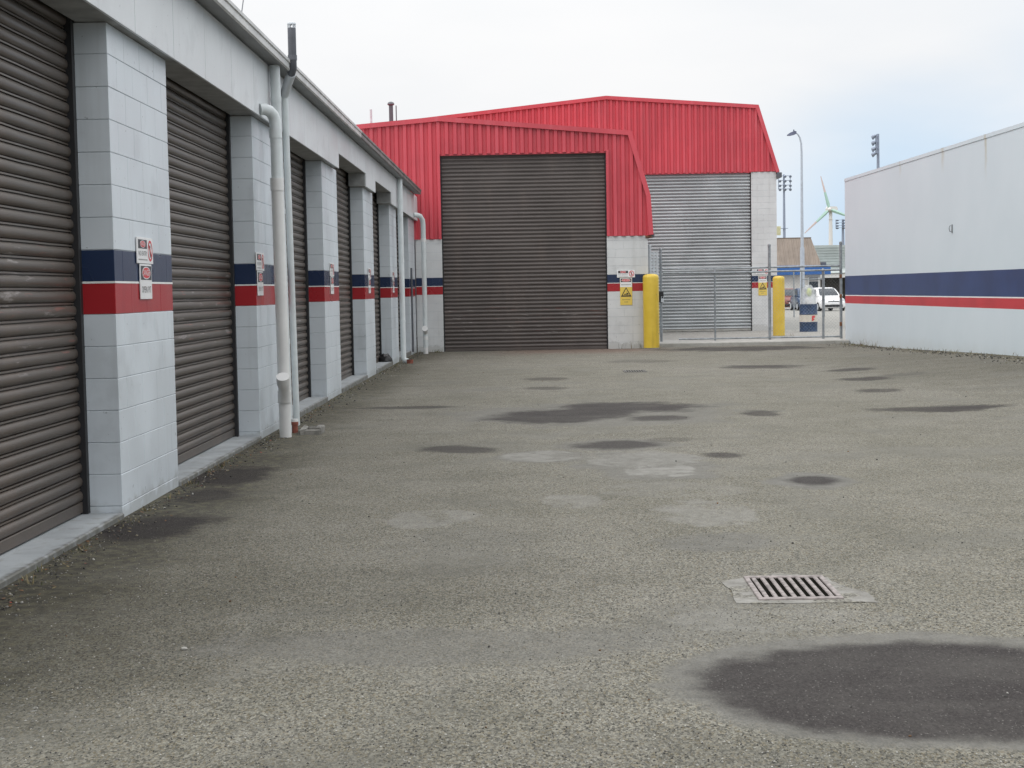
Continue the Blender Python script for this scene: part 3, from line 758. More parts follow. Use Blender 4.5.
for i in range(14): tuft(b, random.uniform(-2.5, -1.95), random.uniform(35.9, 36.5), 9, 0.09, [M['weed'], M['dry']])
for i in range(150):
    y = 37.6 - 26 * random.random() ** 1.4; x = 8.03 + 0.02 * (37.9 - y) - 0.02 - abs(random.gauss(0, 0.16))
    tuft(b, x, y, random.randint(4, 9), random.uniform(0.02, 0.09), [M['dry'], M['dry'], M['weed']], 0.12)
for x in (2.35, 2.62, 2.85): tuft(b, x, 36.52, 6, 0.22, [M['stone_b'], M['dry'], M['weed']], 0.1)
tuft(b, 3.25, 36.2, 5, 0.1, [M['dry']]); tuft(b, 7.85, 44.45, 9, 0.12, [M['dry']])
for y in (36.2, 35.9, 35.4, 34.6): tuft(b, 8.0, y, 8, 0.18, [M['leaf'], M['dry']], 0.05)
tag(b.build('weeds', recalc=False), kind='stuff')
b = MB()
def pebble(x, y, r, m):
    rot = Matrix.Rotation(random.uniform(0, 6), 3, 'Z') @ Matrix.Rotation(random.uniform(0, 6), 3, 'X')
    b.sphere((x, y, gz(x, y) + r * 0.35), r, m, 1, (1, random.uniform(.6, 1), random.uniform(.5, .8)), 0.15, rot)
st = [M['stone_a'], M['stone_k'], M['stone_b'], M['stone_b'], M['stone_a'], M['stone_b'], M['stone_c']]
for i in range(850):
    y = 4.5 + 13 * random.random() ** 1.3; x = -2.53 + abs(random.gauss(0, 0.11)); pebble(x, y, random.uniform(0.003, 0.010), random.choice(st))
for i in range(450):
    y = random.uniform(14, 36); pebble(-2.5 + abs(random.gauss(0, 0.13)), y, random.uniform(0.004, 0.014), random.choice(st))
for i in range(500):
    y = random.uniform(23, 37); pebble(8.0 - abs(random.gauss(0, 0.3)), y, random.uniform(0.006, 0.02), random.choice(st))
for i in range(170):
    y = 4.2 + 26 * random.random() ** 1.8; x = random.uniform(-2.3, 2 + y * 0.2); pebble(x, y, random.uniform(0.002, 0.0065) * (1 + y * 0.03), random.choice([M['stone_b'], M['stone_b'], M['stone_b'], M['stone_c'], M['leaf']]))
for i in range(420):
    y = 5 + 14 * random.random() ** 1.3; x = -2.52 + abs(random.gauss(0, 0.12)); z = gz(x, y) + random.uniform(0.004, 0.014)
    a = random.uniform(0, PI); s = random.uniform(0.006, 0.018); d = Vector((math.cos(a), math.sin(a), random.uniform(-.3, .3))) * s; e = Vector((-math.sin(a), math.cos(a), random.uniform(-.4, .4))) * s * 0.55
    p = Vector((x, y, z)); b.poly([p - d, p + e, p + d, p - e], M['leaf_red'] if random.random() < 0.05 else random.choice([M['leaf'], M['leaf'], M['dry']]))
tag(b.build('gravel_litter', recalc=False), kind='stuff')
def chippings(name, count):
    vs = []; fs = []; mi = []
    while len(vs) < count * 6:
        y = 4.15 + 4.6 * random.random() ** 1.9; x = random.uniform(-0.47 * y, 0.38 * y)
        if x < -2.5 or ((x - 1.42) / 1.0) ** 2 + ((y - 5.25) / 0.8) ** 2 < 1 or (abs(x - 1.22) < 0.34 and abs(y - 7.0) < 0.38): continue
        if math.sin(x * 2.3 + 1.3 * math.sin(y * 1.7)) + math.sin(y * 3.1 + x) < random.uniform(-2.2, 0.9): continue
        a = random.uniform(0, 2 * PI); q = random.uniform(0.0022, 0.0052); c, sn = math.cos(a), math.sin(a); k = len(vs)
        for ux, uy, uz in ((1, 0, 0), (0, .75, 0), (-1, 0, 0), (0, -.75, 0), (0, 0, .75), (0, 0, -.5)):
            j = q * random.uniform(0.75, 1.2); vs.append((x + (ux * c - uy * sn) * j, y + (ux * sn + uy * c) * j, gz(x, y) + q * 0.25 + uz * j))
        for f in ((0, 1, 4), (1, 2, 4), (2, 3, 4), (3, 0, 4), (1, 0, 5), (2, 1, 5), (3, 2, 5), (0, 3, 5)): fs.append([k + i for i in f])
        mi += [random.choice((0, 0, 0, 1, 1, 2, 3))] * 8
    me = bpy.data.meshes.new(name); me.from_pydata(vs, [], fs)
    for m in ('stone_a', 'stone_k', 'stone_b', 'stone_c'): me.materials.append(M[m])
    me.polygons.foreach_set('material_index', mi)
    o = bpy.data.objects.new(name, me); C.objects.link(o); tag(o, kind='stuff')
chippings('loose_chippings', 16000)
b = MB(); b.sphere((-1.364, 5.94, 0.006), 0.014, M['stone_c'], 2, (1, 0.6, 0.5), 0.1)
tag(b.build('white_stone', smooth=60), 'single small white stone lying alone on the dark asphalt', 'stone')

# ------------------------------------------------------------------ drain grates
M['grate'] = simple('worn_cast_iron', (0.26, 0.228, 0.216), 0.7, 0.05, var=0.35, scale=30)
M['grate_dull'] = simple('dull_iron', (0.13, 0.125, 0.115), 0.8, var=0.3, scale=25)
M['pit_shade'] = simple('black_pit_shade', (0.010, 0.010, 0.008), 1.0, spec=0.0)
def grate():
    t = thing('drain_grate', 'large steel drain grate in broken concrete beside the big damp patch', 'drain', (0, 0, 0), 'drain grates in the yard')
    w, d = 0.19, 0.27
    b = MB()
    for a, c in (((-w, -d, -0.02), (w, -d + 0.035, 0.012)), ((-w, d - 0.035, -0.02), (w, d, 0.012)), ((-w, -d + 0.0352, -0.02), (-w + 0.025, d - 0.0352, 0.012)), ((w - 0.025, -d + 0.0352, -0.02), (w, d - 0.0352, 0.012))):
        b.box(a, c, M['grate'], 0.003)
    b.build('frame', t)
    for i in range(8):
        x = -w + 0.025 + 0.019 + i * (2 * w - 0.05 - 0.038) / 7
        b = MB(); b.box((x - 0.0095, -d + 0.036, -0.02), (x + 0.0115, d - 0.036, 0.010), M['grate'], 0.003); b.build('bar', t)
    b = MB(); rect0 = [(-w + .02, -d + .02, 0.0045), (w - .02, -d + .02, 0.0045), (w - .02, d - .02, 0.0045), (-w + .02, d - .02, 0.0045)]
    b.poly(rect0, M['pit_shade']); b.build('pit', t, recalc=False)  # flat black sheet painted as the shade in the hollow below the bars
    b = MB()
    outl = [(-0.30, 0.19), (-0.285, -0.05), (-0.295, -0.315), (-0.05, -0.34), (0.16, -0.33), (0.32, -0.345), (0.33, -0.16), (0.27, -0.03), (0.225, 0.10), (0.20, 0.285), (0.10, 0.30), (0.0, 0.385), (-0.10, 0.31), (-0.17, 0.29), (-0.205, 0.25)]
    out2 = []
    for (p, q) in zip(outl, outl[1:] + outl[:1]):
        for k in range(4):
            f = k / 4; out2.append((p[0] + (q[0] - p[0]) * f + random.uniform(-.008, .008), p[1] + (q[1] - p[1]) * f + random.uniform(-.01, .01)))
    b.ring_loft([[(x, y, z) for x, y in out2] for z in (-0.02, 0.0042)], M['old_concrete']); b.build('concrete_surround', t)
    return t
g = grate(); g.location = (1.222, 6.96, 0.0); g.rotation_euler = (0, 0, R(-1))
SUR = [c for c in g.children if c.name.startswith('concrete_surround')][0]
SUR.parent = None
g2 = dup(g, (1.88, 25.63, gz(1.88, 25.63)), 0, 'far drain grate in the asphalt in front of the dark shed door')
SUR.parent = g
for c_ in g2.children:
    if c_.name.startswith(('frame', 'bar')):
        c_.data = c_.data.copy(); c_.data.materials[0] = M['grate_dull']

# ------------------------------------------------------------------ right hand warehouse wall
wh = thing('warehouse', 'long pale smooth warehouse wall with navy and red painted band', 'building', (8.2, 26, 0))
def mapR(u, o, z): return (8.03 + 0.02 * (37.9 - u) - o, u, z)
b = MB()
yA, yB = 1.0, 37.9
zs = [(-0.4, 0.93, 'wh_white'), (0.93, 1.112, 'wh_red'), (1.112, 1.135, 'white_paint'), (1.135, 1.60, 'wh_navy'), (1.60, 3.93, 'wh_white')]
for z0, z1, m in zs:
    b.poly([mapR(yB, 0, z0), mapR(yA, 0, z0), mapR(yA, 0, z1), mapR(yB, 0, z1)], M[m])
    b.poly([mapR(yB, 0, z0), mapR(yB, 0, z1), (20, yB, z1), (20, yB, z0)], M['wh_white'])
    b.poly([mapR(yA, 0, z0), (20, yA, z0), (20, yA, z1), mapR(yA, 0, z1)], M['wh_white'])
b.poly([(20, yA, -0.4), (20, yB, -0.4), (20, yB, 3.93), (20, yA, 3.93)], M['wh_white'])
b.build('wall', wh)
b = MB(); b.ring_loft([[mapR(y, 0.012, 3.93), mapR(y, 0.012, 4.0), mapR(y, -0.14, 4.015), mapR(y, -0.14, 3.93)] for y in (yA - .05, yB + .01)], M['wh_white']); b.build('coping', wh)
b = MB(); b.ring_loft([[mapR(y, -0.145, 3.90), mapR(y, -0.145, 3.99), (20.1, y, 4.3), (20.1, y, 4.2)] for y in (yA, yB)], M['roof_grey']); b.build('roof', wh)
b = MB(); c_ = Vector(mapR(29.1, 0.0, 2.42))
b.box((c_.x - 0.012, c_.y - 0.03, c_.z - 0.08), (c_.x - 0.001, c_.y + 0.03, c_.z + 0.08), M['galv'], 0.003)
b.tube([c_ + Vector((-0.01, 0, 0.06)), c_ + Vector((-0.05, 0, 0.05)), c_ + Vector((-0.06, 0, 0)), c_ + Vector((-0.05, 0, -0.05)), c_ + Vector((-0.01, 0, -0.06))], 0.009, M['galv'], 8)
b.build('wall_hook', wh)

# ------------------------------------------------------------------ gate line, bollards, kerb
b = MB(); b.box((3.10, 37.35, -0.3), (8.02, 39.3, 0.035), M['kerb'], 0.02); tag(b.build('kerb'), kind='structure')

b = MB(); rows = [39.3, 60, 90, 128]
for y0_, y1_ in zip(rows, rows[1:]):
    for x0_, x1_ in ((3.1, 12), (12, 60)):
        b.poly([(x0_, y0_, gz(x0_, y0_) + 0.006), (x1_, y0_, gz(x1_, y0_) + 0.006), (x1_, y1_, gz(x1_, y1_) + 0.006), (x0_, y1_, gz(x0_, y1_) + 0.006)], M['yard'])
tag(b.build('pavement', recalc=False), kind='structure')
def bollard(label, x, y, r, h, ztop_round=0.1):
    t = thing('bollard', label, 'bollard', (x, y, gz(x, y)), 'yellow bollards by the gate')
    b = MB(); z = gz(x, y)
    b.lathe((x, y, z), [(r, -0.1), (r, h - 0.10), (r * 0.985, h - 0.06), (r * 0.90, h - 0.025), (r * 0.7, h - 0.004), (r * 0.3, h + 0.008)], M['yellow'], 32)
    o = b.build('post', t, smooth=40)
    b = MB(); b.lathe((x, y, z), [(r + 0.05, -0.05), (r + 0.045, 0.012), (r + 0.002, 0.02)], M['concrete'], 28, cap=False); b.build('footing', t, smooth=40)
bollard('big yellow bollard at the padlocked gate post by the front red shed', 3.075, 36.36, 0.19, 1.77)
bollard('smaller yellow bollard beyond the gate by the rear shed corner', 7.49, 44.5, 0.172, 1.75)

def gate():
    g = thing('wire_gate', 'galvanised chain link gate between the front red shed and the pale warehouse', 'gate', (5.8, 38.5, 0.04))
    Y = 38.5
    for x, h, r, m in ((3.51, 2.37, 0.032, 'galv'), (4.87, 1.80, 0.024, 'galv'), (6.25, 2.42, 0.036, 'galv'), (7.60, 1.78, 0.030, 'galv'), (8.05, 2.45, 0.036, 'galv')):
        b = MB(); b.tube([(x, Y, 0.0), (x, Y, h)], r, M[m], 10); b.lathe((x, Y, h), [(r * 1.15, -0.03), (r * 1.1, 0.01), (r * .5, 0.03)], M[m], 10); b.build('post', g, smooth=40)
    for z, dy in ((1.87, 0.05), (1.765, -0.05)):
        b = MB(); b.tube([(3.56, Y + dy, z), (5.2, Y + dy, z - 0.02), (8.02, Y + dy, z)], 0.024, M['galv'], 10); b.build('top_rail', g, smooth=40)
    b = MB(); b.tube([(3.95, Y, 0.085), (8.02, Y, 0.085)], 0.022, M['galv'], 8); b.build('bottom_rail', g, smooth=40)
    b = MB(); s = 0.085; r = 0.0013
    x0, x1, z0, z1 = 3.58, 8.0, 0.10, 1.70
    H = z1 - z0
    n = int((x1 - x0 + H) / s)
    for i in range(n + 1):
        for sg in (1, -1):
            a = x0 - H + i * s
            pa, pb = (a, z0), (a + H, z1)
            if pa[0] < x0: pa = (x0, z0 + (x0 - a))
            if pb[0] > x1: pb = (x1, z0 + (x1 - a))
            if pb[0] - pa[0] < 0.02: continue
            if sg < 0: pa, pb = (x0 + x1 - pa[0], pa[1]), (x0 + x1 - pb[0], pb[1])
            b.tube([(pa[0], Y + 0.004 * sg, pa[1]), (pb[0], Y + 0.004 * sg, pb[1])], r, M['galv'], 3, cap=False)
    b.build('chain_link', g)
    b = MB(); b.box((3.45, Y - 0.07, 1.02), (3.57, Y - 0.034, 1.30), M['black'], 0.008); lk = b.build('latch', g)
    b = MB(); b.box((3.50, Y - 0.10, 1.03), (3.57, Y - 0.072, 1.12), M['galv_light'], 0.006)
    b.tube([(3.51, Y - 0.086, 1.12), (3.51, Y - 0.086, 1.17), (3.56, Y - 0.086, 1.17), (3.56, Y - 0.086, 1.12)], 0.006, M['galv_light'], 6); b.build('padlock', lk)
    for z in (0.35, 1.05, 1.55):
        b = MB(); b.box((8.0, Y - 0.075, z), (8.06, Y - 0.041, z + 0.10), M['rust'], 0.006); b.build('hinge', g)
gate()
# pale perforated jamb between pier and gate post
t = thing('gate_jamb', 'pale perforated steel gate jamb behind the big yellow bollard', 'gate jamb', (3.29, 37.9, 0))
b = MB(); ys = 37.9
for xa, xb in ((3.175, 3.225), (3.265, 3.305), (3.345, 3.40)): b.box((xa, ys - 0.02, 0.0), (xb, ys + 0.02, 2.46 if xa < 3.2 else 2.28), M['galv_light'], 0.003)
for k in range(28):
    z = 0.04 + k * 0.081
    b.box((3.2255, ys - 0.015, z), (3.2645, ys + 0.015, z + 0.045), M['galv_light']); b.box((3.3055, ys - 0.015, z), (3.3445, ys + 0.015, z + 0.045), M['galv_light'])
b.build('perforated_plate', t)
b = MB(); b.box((3.155, ys - 0.03, -0.05), (3.173, ys + 0.03, 2.47), M['galv'], 0.003); b.build('upright', t)
# inner fence further back
t = thing('tube_fence', 'thin tubular fence of two posts and one rail beyond the gate behind the drum', 'fence', (14.5, 76, gz(14.5, 76)))
for x in (13.55, 13.95, 15.05):
    b = MB(); b.tube([(x, 76, -0.4), (x, 76, 2.1)], 0.035, M['galv'], 8); b.build('post', t, smooth=40)
b = MB(); b.tube([(13.95, 76, 1.68), (15.05, 76, 1.68)], 0.03, M['galv'], 8); b.build('rail', t, smooth=40)

# ------------------------------------------------------------------ oil drum
M['drum_blue'] = simple('navy_drum_paint', (0.022, 0.05, 0.115), 0.42, var=0.3, scale=6)
M['drum_white'] = simple('cream_drum_band', (0.62, 0.58, 0.50), 0.45, var=0.1, scale=6)
M['drum_red'] = simple('red_drum_mark', (0.62, 0.05, 0.05), 0.45)
dx, dy = 9.16, 48.8; dzz = gz(dx, dy)
t = thing('oil_drum', 'navy oil drum with a cream band and red mark beyond the gate', 'drum', (dx, dy, dzz))
b = MB(); r = 0.282
prof = [(r - .01, 0), (r + .006, 0.012), (r, 0.03), (r, 0.29), (r + .010, 0.305), (r, 0.32)]
b.lathe((dx, dy, dzz), prof, M['drum_blue'], 32); b.lathe((dx, dy, dzz), [(r, 0.322), (r, 0.545)], M['drum_white'], 32, cap=False)
b.lathe((dx, dy, dzz), [(r, 0.547), (r + .010, 0.565), (r, 0.58), (r, 0.85), (r + .008, 0.868), (r + .004, 0.885), (r - .012, 0.885), (r - .012, 0.7)], M['drum_blue'], 32)
b.build('barrel', t, smooth=40)
b = MB()
def on_drum(a0, a1, z0, z1, d=0.003):
    n = 4
    for i in range(n):
        p, q = a0 + (a1 - a0) * i / n, a0 + (a1 - a0) * (i + 1) / n
        f = lambda a, z: (dx + (r + d) * math.sin(a), dy - (r + d) * math.cos(a), dzz + z)
        b.poly([f(p, z0), f(q, z0), f(q, z1), f(p, z1)], M['drum_red'])
on_drum(0.20, 0.40, 0.35, 0.52); on_drum(0.40, 0.62, 0.45, 0.52); on_drum(0.40, 0.55, 0.38, 0.42)
b.build('red_mark', t, recalc=False)
def bag_mat():
    n = N('clear_polythene'); c = n.mix(n.ramp(n.noise(12, detail=4), .3, .7), (0.62, 0.66, 0.68), (0.78, 0.81, 0.82))
    n.bump(n.noise(14, detail=4), 0.8, 0.03)
    return n.out(c, 0.25, Alpha=0.38)
M['bag'] = bag_mat()
M['hi_vis'] = simple('yellow_green_scrap', (0.55, 0.62, 0.12), 0.6)
t = thing('rubbish_bag', 'pale crumpled clear plastic bag standing up out of the navy drum', 'bag', (dx, dy, dzz + 0.6))
b = MB(); prof = [(0.22, 0.60), (0.25, 0.88), (0.235, 1.05), (0.21, 1.25), (0.17, 1.40), (0.09, 1.50)]
b.lathe((dx, dy, dzz), prof, M['bag'], 20)
for v in b.bm.verts:
    k = 1 + 0.14 * math.sin(v.co.z * 19 + math.atan2(v.co.y - dy, v.co.x - dx) * 5)
    if v.co.z > dzz + 0.9: v.co.x = dx + (v.co.x - dx) * k; v.co.y = dy + (v.co.y - dy) * k
b.build('film', t, smooth=50)
b = MB(); b.sphere((dx + 0.02, dy - 0.02, dzz + 1.26), 0.11, M['hi_vis'], 2, (0.8, 0.8, 1.3), 0.12); b.build('scrap', t, smooth=50)

# ------------------------------------------------------------------ cars
def car(label, loc, rotz, paint):
    t = thing('parked_car', label, 'car', (0, 0, 0), 'cars parked beyond the gate')
    secs = [(-1.92, .30, .55, .62), (-1.86, .22, .66, .76), (-1.65, .19, .78, .82), (-1.25, .18, .88, .845), (-0.85, .18, .95, .85), (0, .18, .97, .85), (1.0, .18, .99, .85), (1.6, .2, .98, .83), (1.82, .26, .90, .76), (1.90, .36, .75, .66)]
    b = MB(); rings = []
    for y, zb, zt, w in secs:
        h = zt - zb
        rings.append([(-w * .90, y, zb), (-w, y, zb + h * .25), (-w, y, zb + h * .68), (-w * .93, y, zb + h * .92), (-w * .74, y, zt), (w * .74, y, zt), (w * .93, y, zb + h * .92), (w, y, zb + h * .68), (w, y, zb + h * .25), (w * .90, y, zb)])
    b.ring_loft(rings, paint)
    body = b.build('body', t, smooth=35)
    # cabin
    cab = [(-0.98, .93, .955, .70), (-0.62, .95, 1.22, .675), (-0.22, .96, 1.46, .60), (0.15, .96, 1.515, .575), (0.9, .97, 1.50, .57), (1.35, .97, 1.42, .58), (1.70, .97, 1.02, .66)]
    b = MB(); rings = []
    for y, zb, zt, w in cab:
        rings.append([(-.745, y, zb), (-w - .02, y, zt - .05 if zt - zb > .12 else zt), (-w * .86, y, zt), (w * .86, y, zt), (w + .02, y, zt - .05 if zt - zb > .12 else zt), (.745, y, zb)])
    b.ring_loft(rings, paint); b.build('cabin', t, smooth=35)
    b = MB()  # windscreen follows the cabin slope, proud of it
    b.poly([(-.62, -0.93, 1.005), (.62, -0.93, 1.005), (.575, -0.635, 1.235), (-.575, -0.635, 1.235)], M['glass'])
    b.poly([(-.575, -0.635, 1.235), (.575, -0.635, 1.235), (.50, -0.27, 1.452), (-.50, -0.27, 1.452)], M['glass'])
    b.build('windscreen', t, recalc=False)
    for s in (-1, 1):
        b = MB()
        def sp(y, f, zb, zt, w): return (s * (.745 + (w + .02 - .745) * f + .008), y, zb + (zt - .05 - zb) * f)
        P = [sp(-.55, .12, .95, 1.26, .667), sp(.22, .12, .96, 1.51, .575), sp(.22, .86, .96, 1.51, .575), sp(-.12, .86, .96, 1.475, .595)]
        b.poly(P, M['glass']); b.poly([sp(.30, .12, .96, 1.51, .575), sp(1.15, .14, .97, 1.46, .575), sp(1.10, .84, .97, 1.46, .575), sp(.30, .86, .96, 1.51, .575)], M['glass'])
        b.build('side_window', t)
        for y in (-1.22, 1.22):
            b = MB(); b.tube([(s * .66, y, .29), (s * .855, y, .29)], .29, M['rubber'], 20); w = b.build('wheel', t, smooth=40)
            b = MB(); b.tube([(s * .80, y, .29), (s * .862, y, .29)], .19, M['galv_light'], 14); b.build('rim', w, smooth=40)
        b = MB(); b.sphere((s * .62, -1.74, .70), .13, M['galv_light'], 2, (1.1, .75, .75)); b.build('headlight', t, smooth=60)
        b = MB(); b.sphere((s * .90, -.62, 1.0), .10, paint, 2, (1.0, .6, .75)); b.build('mirror', t, smooth=60)
    b = MB(); b.box((-.36, -1.905, .58), (.36, -1.80, .645), M['black'], .01); b.build('grille', t)
    b = MB(); b.box((-.58, -1.94, .27), (.58, -1.80, .42), M['black'], .02); b.build('air_intake', t)
    b = MB(); b.box((-.22, -1.955, .44), (.22, -1.91, .54), M['sign_white'], .005); b.build('number_plate', t)
    b = MB()
    b.sphere((0, -1.86, .69), .05, M['galv_light'], 2, (1, .5, .8)); b.build('badge', t, smooth=60)
    t.location = loc; t.rotation_euler = (0, 0, rotz)
    return t
M['car_white'] = simple('white_car_paint', (0.78, 0.78, 0.78), 0.2, var=0.02)
M['car_blue'] = simple('dark_blue_car_paint', (0.02, 0.05, 0.11), 0.2, var=0.05)
M['car_red'] = simple('dull_red_car_paint', (0.20, 0.055, 0.042), 0.4, var=0.3)
car('white hatchback facing the gate beside the navy drum', (19.55, 98.5, gz(0, 98.5)), R(6), M['car_white'])
car('dark blue car parked between the white hatchback and the lamp post', (19.3, 103.5, gz(0, 103.5)), R(0), M['car_blue'])
car('dull red car half hidden by the smaller yellow bollard', (18.95, 109, gz(0, 109)), R(0), M['car_red'])

# ------------------------------------------------------------------ buildings behind the gate
M['brown'] = simple('brown_roof_sheet', (0.235, 0.19, 0.155), 0.6, var=0.12, scale=1.5)
M['blue'] = simple('blue_fascia_paint', (0.03, 0.12, 0.36), 0.45, var=0.1)
M['wall_white'] = simple('white_wall', (0.70, 0.68, 0.64), 0.7, var=0.06, scale=1)
M['weather'] = simple('pale_green_grey_boards', (0.42, 0.46, 0.45), 0.6, var=0.08, scale=1)
M['wall_shade'] = simple('shaded_brown_wall', (0.085, 0.078, 0.066), 0.8, var=0.3, scale=2)
y0 = 115.0
t = thing('brown_roofed_building', 'white building with steep brown ribbed roof and blue fascia', 'building', (16, y0, -0.3))
b = MB(); b.box((8, y0, -0.8), (22.5, y0 + 10, 2.18), M['wall_white']); b.build('wall', t)
b = MB(); b.box((8, y0 - 0.7, 2.16), (23.15, y0 + 10.2, 2.86), M['blue'], 0.02); b.build('blue_fascia', t)
b = MB()
fnr = lambda u, o, z: (u, y0 - 0.45 + (z - 2.86) * 0.75 - o, z)
k = 0; top = prof_fn([(8, 4.9), (22.02, 4.92), (22.50, 2.862)])
rib_sheet(fnr, 8, 22.5, top, lambda u: 2.862, 0.36, M['brown'], b, rib=0.05, breaks=[22.02])
b.build('roof', t, recalc=False)
b = MB(); b.ring_loft([[(8, y0 + 1.10, 4.9), (22.02, y0 + 1.10, 4.92), (22.02, y0 + 8, 4.92), (8, y0 + 8, 4.9)], [(8, y0 + 1.08, 4.99), (22.05, y0 + 1.08, 5.01), (22.05, y0 + 8, 5.01), (8, y0 + 8, 4.99)]], M['brown']); b.build('ridge_cap', t)
b = MB(); b.poly([(22.5, y0 - 0.44, 2.865), (22.5, y0 + 9, 2.865), (22.02, y0 + 8, 4.9), (22.02, y0 + 1.1, 4.9)], M['brown']); b.build('roof_end', t, recalc=False)
b = MB(); b.box((21.55, y0 - 0.05, 0.2), (22.42, y0 - 0.002, 1.98), M['white_paint'], 0.01); w = b.build('window', t)
b = MB(); b.box((21.64, y0 - 0.07, 1.72), (22.32, y0 - 0.052, 1.93), M['black']); b.box((21.64, y0 - 0.065, 0.32), (22.32, y0 - 0.052, 1.66), M['glass']); b.build('pane', w)
b = MB(); b.box((22.35, y0 - 0.3, 2.862), (22.9, y0 + 0.3, 3.1), M['flue'], 0.03); b.build('roof_vent', t)
y1 = 150.0
t = thing('boarded_building', 'pale grey green boarded building behind the white hatchback', 'building', (30, y1, -0.5))
b = MB()
for k in range(9):
    z = 2.9 + k * 0.262
    b.ring_loft([[(24, y, z), (40, y, z), (40, y, z + 0.258), (24, y, z + 0.258)] for y in (y1 - 0.0 - 0.0, y1 + 8)], M['weather'])
for k in range(9):
    z = 2.9 + k * 0.262
    b.box((24, y1 - 0.06, z), (40, y1 - 0.002, z + 0.05), M['weather'])
b.build('boarded_wall', t)
b = MB(); b.box((24, y1 - 3, 2.05), (40, y1 - 2.9, 2.45), M['white_paint']); b.ring_loft([[(x, y1 - 3.1, 2.46), (x, y1 - 0.07, 2.9), (x, y1 - 0.07, 2.96), (x, y1 - 3.1, 2.52)] for x in (24, 40)], M['weather']); b.build('lean_to', t)
b = MB(); b.box((24, y1 - 0.5, -1), (40, y1 + 8, 2.88), M['wall_shade']); b.build('lower_wall', t)  # shade under the lean-to is painted into this wall's dark colour

# ------------------------------------------------------------------ street lamp, floodlights, turbine
M['lamp_steel'] = simple('lamp_post_steel', (0.46, 0.50, 0.56), 0.45, 0.2, var=0.08)
M['lamp_dark'] = simple('lamp_head_dark', (0.09, 0.10, 0.16), 0.5)
lx, ly = 16.55, 90.0; lz = gz(lx, ly)
t = thing('street_lamp', 'tall grey street lamp with curved arm rising behind the navy drum', 'street lamp', (lx, ly, lz))
b = MB(); b.tube([(lx, ly, lz - 0.2), (lx, ly, 3.6)], [0.15, 0.13], M['lamp_steel'], 14); b.tube([(lx, ly, 3.6), (lx, ly, 9.2)], [0.095, 0.06], M['lamp_steel'], 12); b.build('pole', t, smooth=40)
b = MB(); b.tube([(lx, ly, 9.19), (lx - .02, ly, 9.7), (lx - .10, ly, 10.05), (lx - .22, ly, 10.24), (lx - .36, ly, 10.32)], [0.06, .055, .05, .045, .04], M['lamp_steel'], 10); b.build('arm', t, smooth=50)
b = MB(); b.ring_loft([[(x, ly - w, z0), (x, ly + w, z0), (x, ly + w * .6, z1), (x, ly - w * .6, z1)] for x, w, z0, z1 in ((lx - .30, .07, 10.26, 10.40), (lx - .42, .15, 10.20, 10.42), (lx - .66, .16, 10.15, 10.33), (lx - .84, .09, 10.15, 10.21))], M['lamp_dark'])
b.tube([(lx - .45, ly, 10.4), (lx - .45, ly, 10.50)], .035, M['lamp_dark'], 8); b.build('lamp_head', t, smooth=30)

M['flood_hazed'] = simple('haze_tinted_floodlight', (0.30, 0.345, 0.44), 0.5, 0.1)  # distance haze painted into the colour: paler, bluer steel
def floodlight(label, loc, rotz, H):
    t = thing('floodlight_mast', label, 'floodlight', (0, 0, 0), 'stadium floodlight masts in the distance')
    b = MB(); b.tube([(0, 0, -2), (0, 0, H * .55), (0, 0, H + .2)], [.5, .36, .24], M['flood_hazed'], 10); b.build('mast', t, smooth=40)
    b = MB()
    for z in (H - .2, H - 1.4, H - 2.6, H - 3.6): b.box((-1.7, -.42, z - .07), (1.7, -.26, z + .07), M['flood_hazed'])
    for x in (-1.6, 1.6): b.box((x - .07, -.43, H - 3.7), (x + .07, -.27, H), M['flood_hazed'])
    for z in (H - .2, H - 3.6): b.box((-.1, -.3, z - .1), (.1, .1, z + .1), M['flood_hazed'])
    b.build('head_frame', t)
    for z in (H - .2, H - 1.4, H - 2.6, H - 3.6):
        for x in (-1.4, 0, 1.4):
            b = MB(); b.tube([(x, -.5, z + .05), (x, -.95, z - .2), (x, -1.1, z - .28)], [.2, .36, .38], M['flood_hazed'], 8); b.build('lamp', t, smooth=40)
    b = MB(); b.box((-.9, -.5, H * .56), (.9, .5, H * .56 + .12), M['flood_hazed']); b.build('platform', t)
    t.location = loc; t.rotation_euler = (0, 0, rotz)
    return t
f1 = floodlight('tall floodlight mast between the rear red shed and the street lamp', (68.9, 400, -1.5), R(8), 31.6)
dup(f1, (70.1, 300, -1.2), R(-100), 'floodlight mast seen side on above the pale warehouse roofline')
f3 = dup(f1, (73.7, 350, -0.4), R(-5), 'low floodlight beside the wind turbine, half hidden by the pale warehouse')
f3.scale = (1, 1, 0.525)
M['turb_white'] = simple('turbine_white', (0.78, 0.76, 0.73), 0.4, var=0.02)
M['turb_green'] = simple('turbine_green', (0.45, 0.66, 0.57), 0.4, var=0.05)
M['turb_tip'] = simple('turbine_tip', (0.72, 0.60, 0.58), 0.4, var=0.03)
tx, ty, tz = 140.9, 700.0, 35.6
t = thing('wind_turbine', 'distant white wind turbine with green rooted blades', 'wind turbine', (tx + 0.6, ty, -1.6))
b = MB(); b.tube([(tx + .9, ty, -3), (tx + .9, ty, tz - .5)], [1.25, .75], M['turb_white'], 16); b.lathe((tx + .9, ty, 31.2), [(1.1, -.1), (1.1, .1)], M['turb_white'], 12); b.build('tower', t, smooth=40)
b = MB(); b.ring_loft([[(tx + .9 + w, y, tz + z) for w, z in ((-2.0, -1.3), (2.6, -1.2), (3.1, .2), (2.6, 1.3), (-1.6, 1.4), (-2.1, .4))] for y in (ty - 1.3, ty + 1.3)], M['turb_white']); b.build('nacelle', t)
b = MB(); b.sphere((tx, ty - 1.9, tz), 1.0, M['turb_white'], 2); b.build('hub', t, smooth=60)
